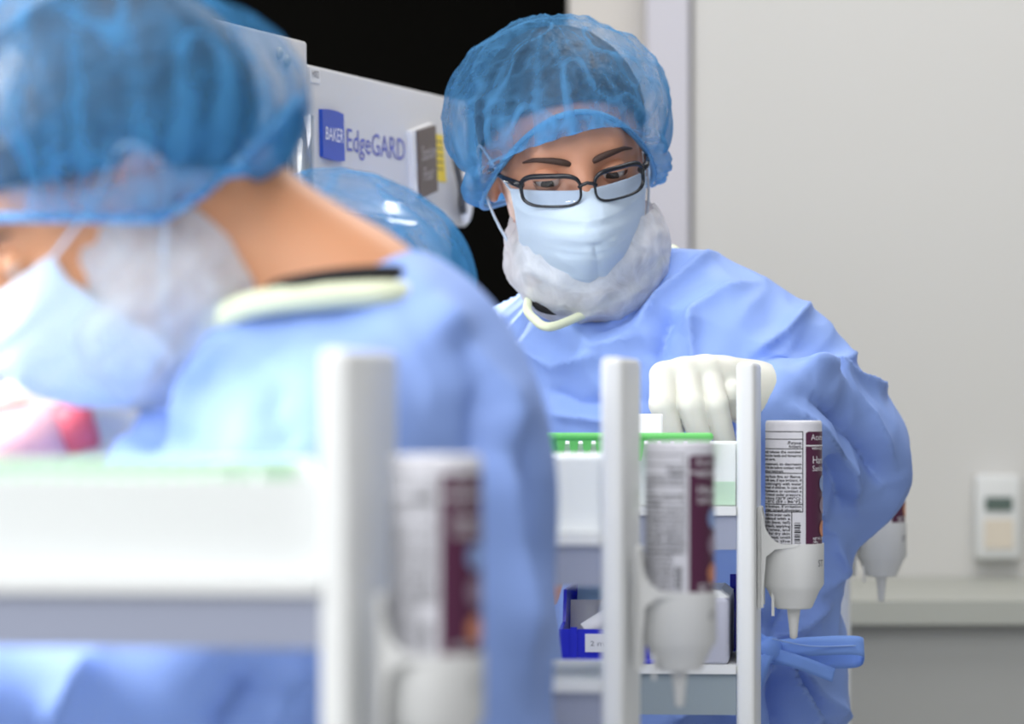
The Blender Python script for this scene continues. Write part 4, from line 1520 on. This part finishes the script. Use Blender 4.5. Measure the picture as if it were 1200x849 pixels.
# ---- the near worker, in profile
def near_worker():
    x0 = P(430, 0, 2.6)[0]
    root = thing('person', 'nearest worker in profile, head bent, bare neck above blue gown', 'person', (x0, 2.6, 0))
    HM = head_matrix((-0.258, 2.585, 1.475), -82, 36, 0)
    J = dict(neck=P(395, 395, 2.61), sho_l=P(385, 545, 2.50), sho_r=P(385, 525, 2.74), elb_l=P(285, 830, 2.475), wri_l=P(-130, 830, 2.515),
             elb_r=P(300, 700, 2.80), wri_r=P(165, 520, 2.72), pelvis=np.array([x0, 2.6, 0.95]))
    legs(J, (-1, 0), x0, 2.6, (0, -1))
    hc = np.array(HM.translation)
    f = Field(axis(-0.62, 0.12, [(hc[0] - .14, hc[0] + .12)], 0.004, 0.012), axis(2.32, 2.92, [(hc[1] - .1, hc[1] + .1)], 0.004, 0.012), axis(-0.01, 1.64, [(hc[2] - .15, hc[2] + .14)], 0.004, 0.012))
    add_body(f, J, HM, (0.053, 0.064))
    f.caps(np.array(HM @ Vector((0, 0.06, -0.045))), P(430, 400, 2.61), 0.036, 0.05, 0.03)
    fw, dn, sd_ = np.array([-0.95, 0, 0.25]), np.array([-0.15, -0.5, -0.85]), np.array([0.05, -0.85, 0.5])
    add_hand(f, J['wri_r'], fw, dn, sd_)
    add_hand(f, J['wri_l'], np.array([-0.98, 0.1, -0.1]), np.array([-.1, 0, -1.]), np.array([0.1, 0.98, 0]))
    finish_body(f, 'body', M['skin_b'], root)
    for nm, W, fwd, dnv, sdv in (('glove', J['wri_r'], fw, dn, sd_), ('glove', J['wri_l'], np.array([-0.98, 0.1, -0.1]), np.array([-.1, 0, -1.]), np.array([0.1, 0.98, 0]))):
        g = Field(axis(W[0] - .19, W[0] + .06, [], .003, .003), axis(W[1] - .1, W[1] + .1, [], .003, .003), axis(W[2] - .13, W[2] + .1, [], .003, .003))
        add_hand(g, W, fwd, dnv, sdv, 1.0, 0.002)
        g.caps(W - fwd * 0.035, W, 0.034, 0.031, 0.01)
        V, Q = g.mesh()
        fast_obj(nm, V, Q, M['glove'], root)
    put_face(HM, root, M['skin_b'])
    put_hair(HM, root, 0.058, -0.075)
    put_cap(head_matrix((-0.266, 2.585, 1.475), -80, -1, 0), root, 8.4, M['cap_dark'], rad=(0.106, 0.128, 0.083), cen=(0, -0.002, 0.060), front_z=-0.020, back_z=-0.020, backlift=0.085, pleat=0.014, lift=6, by=0.110, bx=0.086, dens=0.9)
    put_beard_cover(HM, root, rad=(0.080, 0.084, 0.074), cen=(0, -0.016, -0.070), ztop=0.0, seed=5, amp=0.004, rise=0.045, material='beard_near')
    put_mask(HM, root, 6.0)
    a = P
    G = Field(axis(-0.56, 0.10, [(-9, 9)], 0.0055, 0.006), axis(2.32, 2.94, [(2.32, 2.72)], 0.006, 0.012), axis(0.28, 1.46, [(1.0, 1.6)], 0.0055, 0.014))
    G.caps(a(395, 520, 2.61), a(390, 545, 2.49), 0.076, 0.068, 0.03)
    G.caps(a(395, 510, 2.62), a(390, 525, 2.75), 0.076, 0.064, 0.03)
    G.caps(a(388, 545, 2.49), a(285, 830, 2.475), 0.072, 0.062, 0.03)
    G.caps(a(285, 830, 2.475), a(-110, 830, 2.515), 0.060, 0.046, 0.03)
    G.caps(a(388, 520, 2.75), a(300, 720, 2.80), 0.066, 0.058, 0.03)
    G.caps(a(300, 720, 2.80), a(190, 545, 2.73), 0.056, 0.042, 0.03)
    G.caps(a(310, 490, 2.59), a(260, 640, 2.59), 0.074, 0.09, 0.04)
    G.caps(a(452, 480, 2.61), a(500, 575, 2.61), 0.056, 0.070, 0.04)
    G.ell(a(470, 640, 2.61), (0.098, 0.135, 0.19), None, 0.04)
    G.ell(a(455, 830, 2.61), (0.102, 0.135, 0.22), None, 0.04)
    G.caps((x0, 2.61, 0.96), (x0, 2.61, 0.42), 0.165, 0.190, 0.06)
    G.caps(a(285, 404, 2.555), a(470, 388, 2.56), 0.026, 0.026, 0.03)
    G.ell(a(365, 345, 2.61), (0.062, 0.066, 0.022), None, 0.012, 'sub')
    G.ell((x0, 2.61, 0.30), (0.19, 0.19, 0.03), None, 0.01, 'sub')
    V, Q = G.mesh()
    cr = [([(490, 350), (535, 400), (585, 470), (610, 560)], 0.012, 18), ([(520, 380), (560, 450), (575, 560)], -0.012, 20),
          ([(200, 455), (180, 490), (160, 530)], -0.014, 16), ([(280, 400), (230, 450), (200, 520)], 0.010, 18),
          ([(330, 420), (310, 480), (340, 540)], -0.008, 22), ([(600, 480), (630, 580), (640, 700)], -0.012, 16), ([(585, 520), (610, 640), (615, 780)], 0.010, 16),
          ([(120, 770), (60, 860)], 0.012, 18), ([(300, 780), (240, 860)], -0.012, 20), ([(350, 780), (310, 860)], 0.01, 14)]
    V = crumple(V, Q, 0.006, 7.0, cr, 1.7, (1, 1, 0.7), None, 0.002)
    gown = fast_obj('surgical_gown', V, Q, M['gown'], root)
    collar_tube([a(236, 398, 2.56), a(260, 374, 2.53), a(300, 356, 2.515), a(390, 347, 2.515), a(470, 345, 2.53), a(500, 356, 2.60), a(470, 330, 2.68), a(380, 340, 2.70), a(280, 360, 2.68), a(235, 388, 2.62)], 0.0085, gown)
    collar_tube([a(330, 340, 2.525), a(390, 328, 2.523), a(460, 324, 2.54), a(478, 335, 2.60), a(455, 325, 2.66), a(380, 335, 2.68), a(320, 350, 2.62)], 0.0075, root, 'black_undershirt', 'tee')
    cfl = MB()
    cfl.tube(catmull([a(470, 318, 2.62), a(505, 322, 2.61), a(540, 346, 2.60), a(566, 384, 2.60)], 6), 0.0085, 10)
    cfl.obj('collar_flap', M['collar'], gown)
    shoes(J, root)
    rebase(root)
    W = J['wri_r'] + fw * 0.11
    # what the far hand holds
    rb = thing('medicine_bottle', 'pink bottle with a red cap held near the worker at far left', 'bottle', tuple(P(70, 505, 2.66)))
    rb.rotation_euler = (0, math.radians(75), 0)
    MB().lathe([(0.019, -0.045), (0.021, -0.042), (0.021, -0.002), (0.015, 0.004)], n=32).obj('body', M['pink'], rb, True, 50)
    MB().lathe([(0.017, 0.002), (0.018, 0.004), (0.018, 0.022), (0.016, 0.024)], n=32).obj('cap', M['red'], rb, True, 50)
    return root


# ---- the worker between them, bent low: mostly the cap shows
def middle_worker():
    x0 = P(410, 0, 3.27)[0]
    root = thing('person', 'bent worker hidden behind the nearest one, only a blue cap showing', 'person', (x0, 3.27, 0))
    HM = head_matrix(P(372, 466, 3.25), -75, 38, 0)
    J = dict(neck=P(440, 520, 3.27), sho_l=P(430, 600, 3.14), sho_r=P(430, 580, 3.40), elb_l=P(370, 850, 3.14), wri_l=P(180, 800, 3.16),
             elb_r=P(370, 850, 3.40), wri_r=P(180, 800, 3.36), pelvis=np.array([x0, 3.27, 0.92]))
    legs(J, (-1, 0), x0, 3.27, (0, -1))
    f = Field(axis(-0.50, 0.10, [], 0.008, 0.008), axis(3.0, 3.55, [], 0.008, 0.008), axis(-0.01, 1.60, [(1.2, 1.6)], 0.006, 0.012))
    add_body(f, J, HM)
    for W in (J['wri_l'], J['wri_r']):
        add_hand(f, W, np.array([-1., 0, 0]), np.array([0, 0, -1.]), np.array([0, 1., 0]))
    finish_body(f, 'body', M['skin_b'], root)
    put_hair(HM, root, 0.085, -0.07)
    put_face(HM, root, M['skin_b'])
    put_cap(HM, root, 5.5, M['cap_dark'], rad=(0.120, 0.142, 0.115), cen=(0, 0.030, 0.050), back_z=-0.06, pleat=0.014)
    put_mask(HM, root, 3.0)
    G = Field(axis(-0.50, 0.12, [], 0.008, 0.008), axis(2.98, 3.58, [], 0.009, 0.009), axis(0.28, 1.34, [], 0.010, 0.010))
    a = P
    G.caps(a(435, 580, 3.27), a(430, 605, 3.15), 0.075, 0.066, 0.04)
    G.caps(a(435, 580, 3.27), a(430, 590, 3.39), 0.075, 0.066, 0.04)
    for d in (3.14, 3.40):
        G.caps(a(430, 600, d), a(370, 850, d), 0.066, 0.06, 0.03)
        G.caps(a(370, 850, d), a(215, 810, d + 0.01), 0.058, 0.044, 0.02)
    G.ell(a(455, 700, 3.27), (0.130, 0.160, 0.21), None, 0.05)
    G.ell(a(450, 830, 3.27), (0.125, 0.155, 0.16), None, 0.05)
    G.caps((x0, 3.27, 1.05), (x0, 3.27, 0.42), 0.160, 0.170, 0.05)
    V, Q = G.mesh()
    V = crumple(V, Q, 0.006, 7.0, (), 6.1)
    fast_obj('surgical_gown', V, Q, M['gown'], root)
    shoes(J, root)
    rebase(root)
    return root


man()
near_worker()
middle_worker()
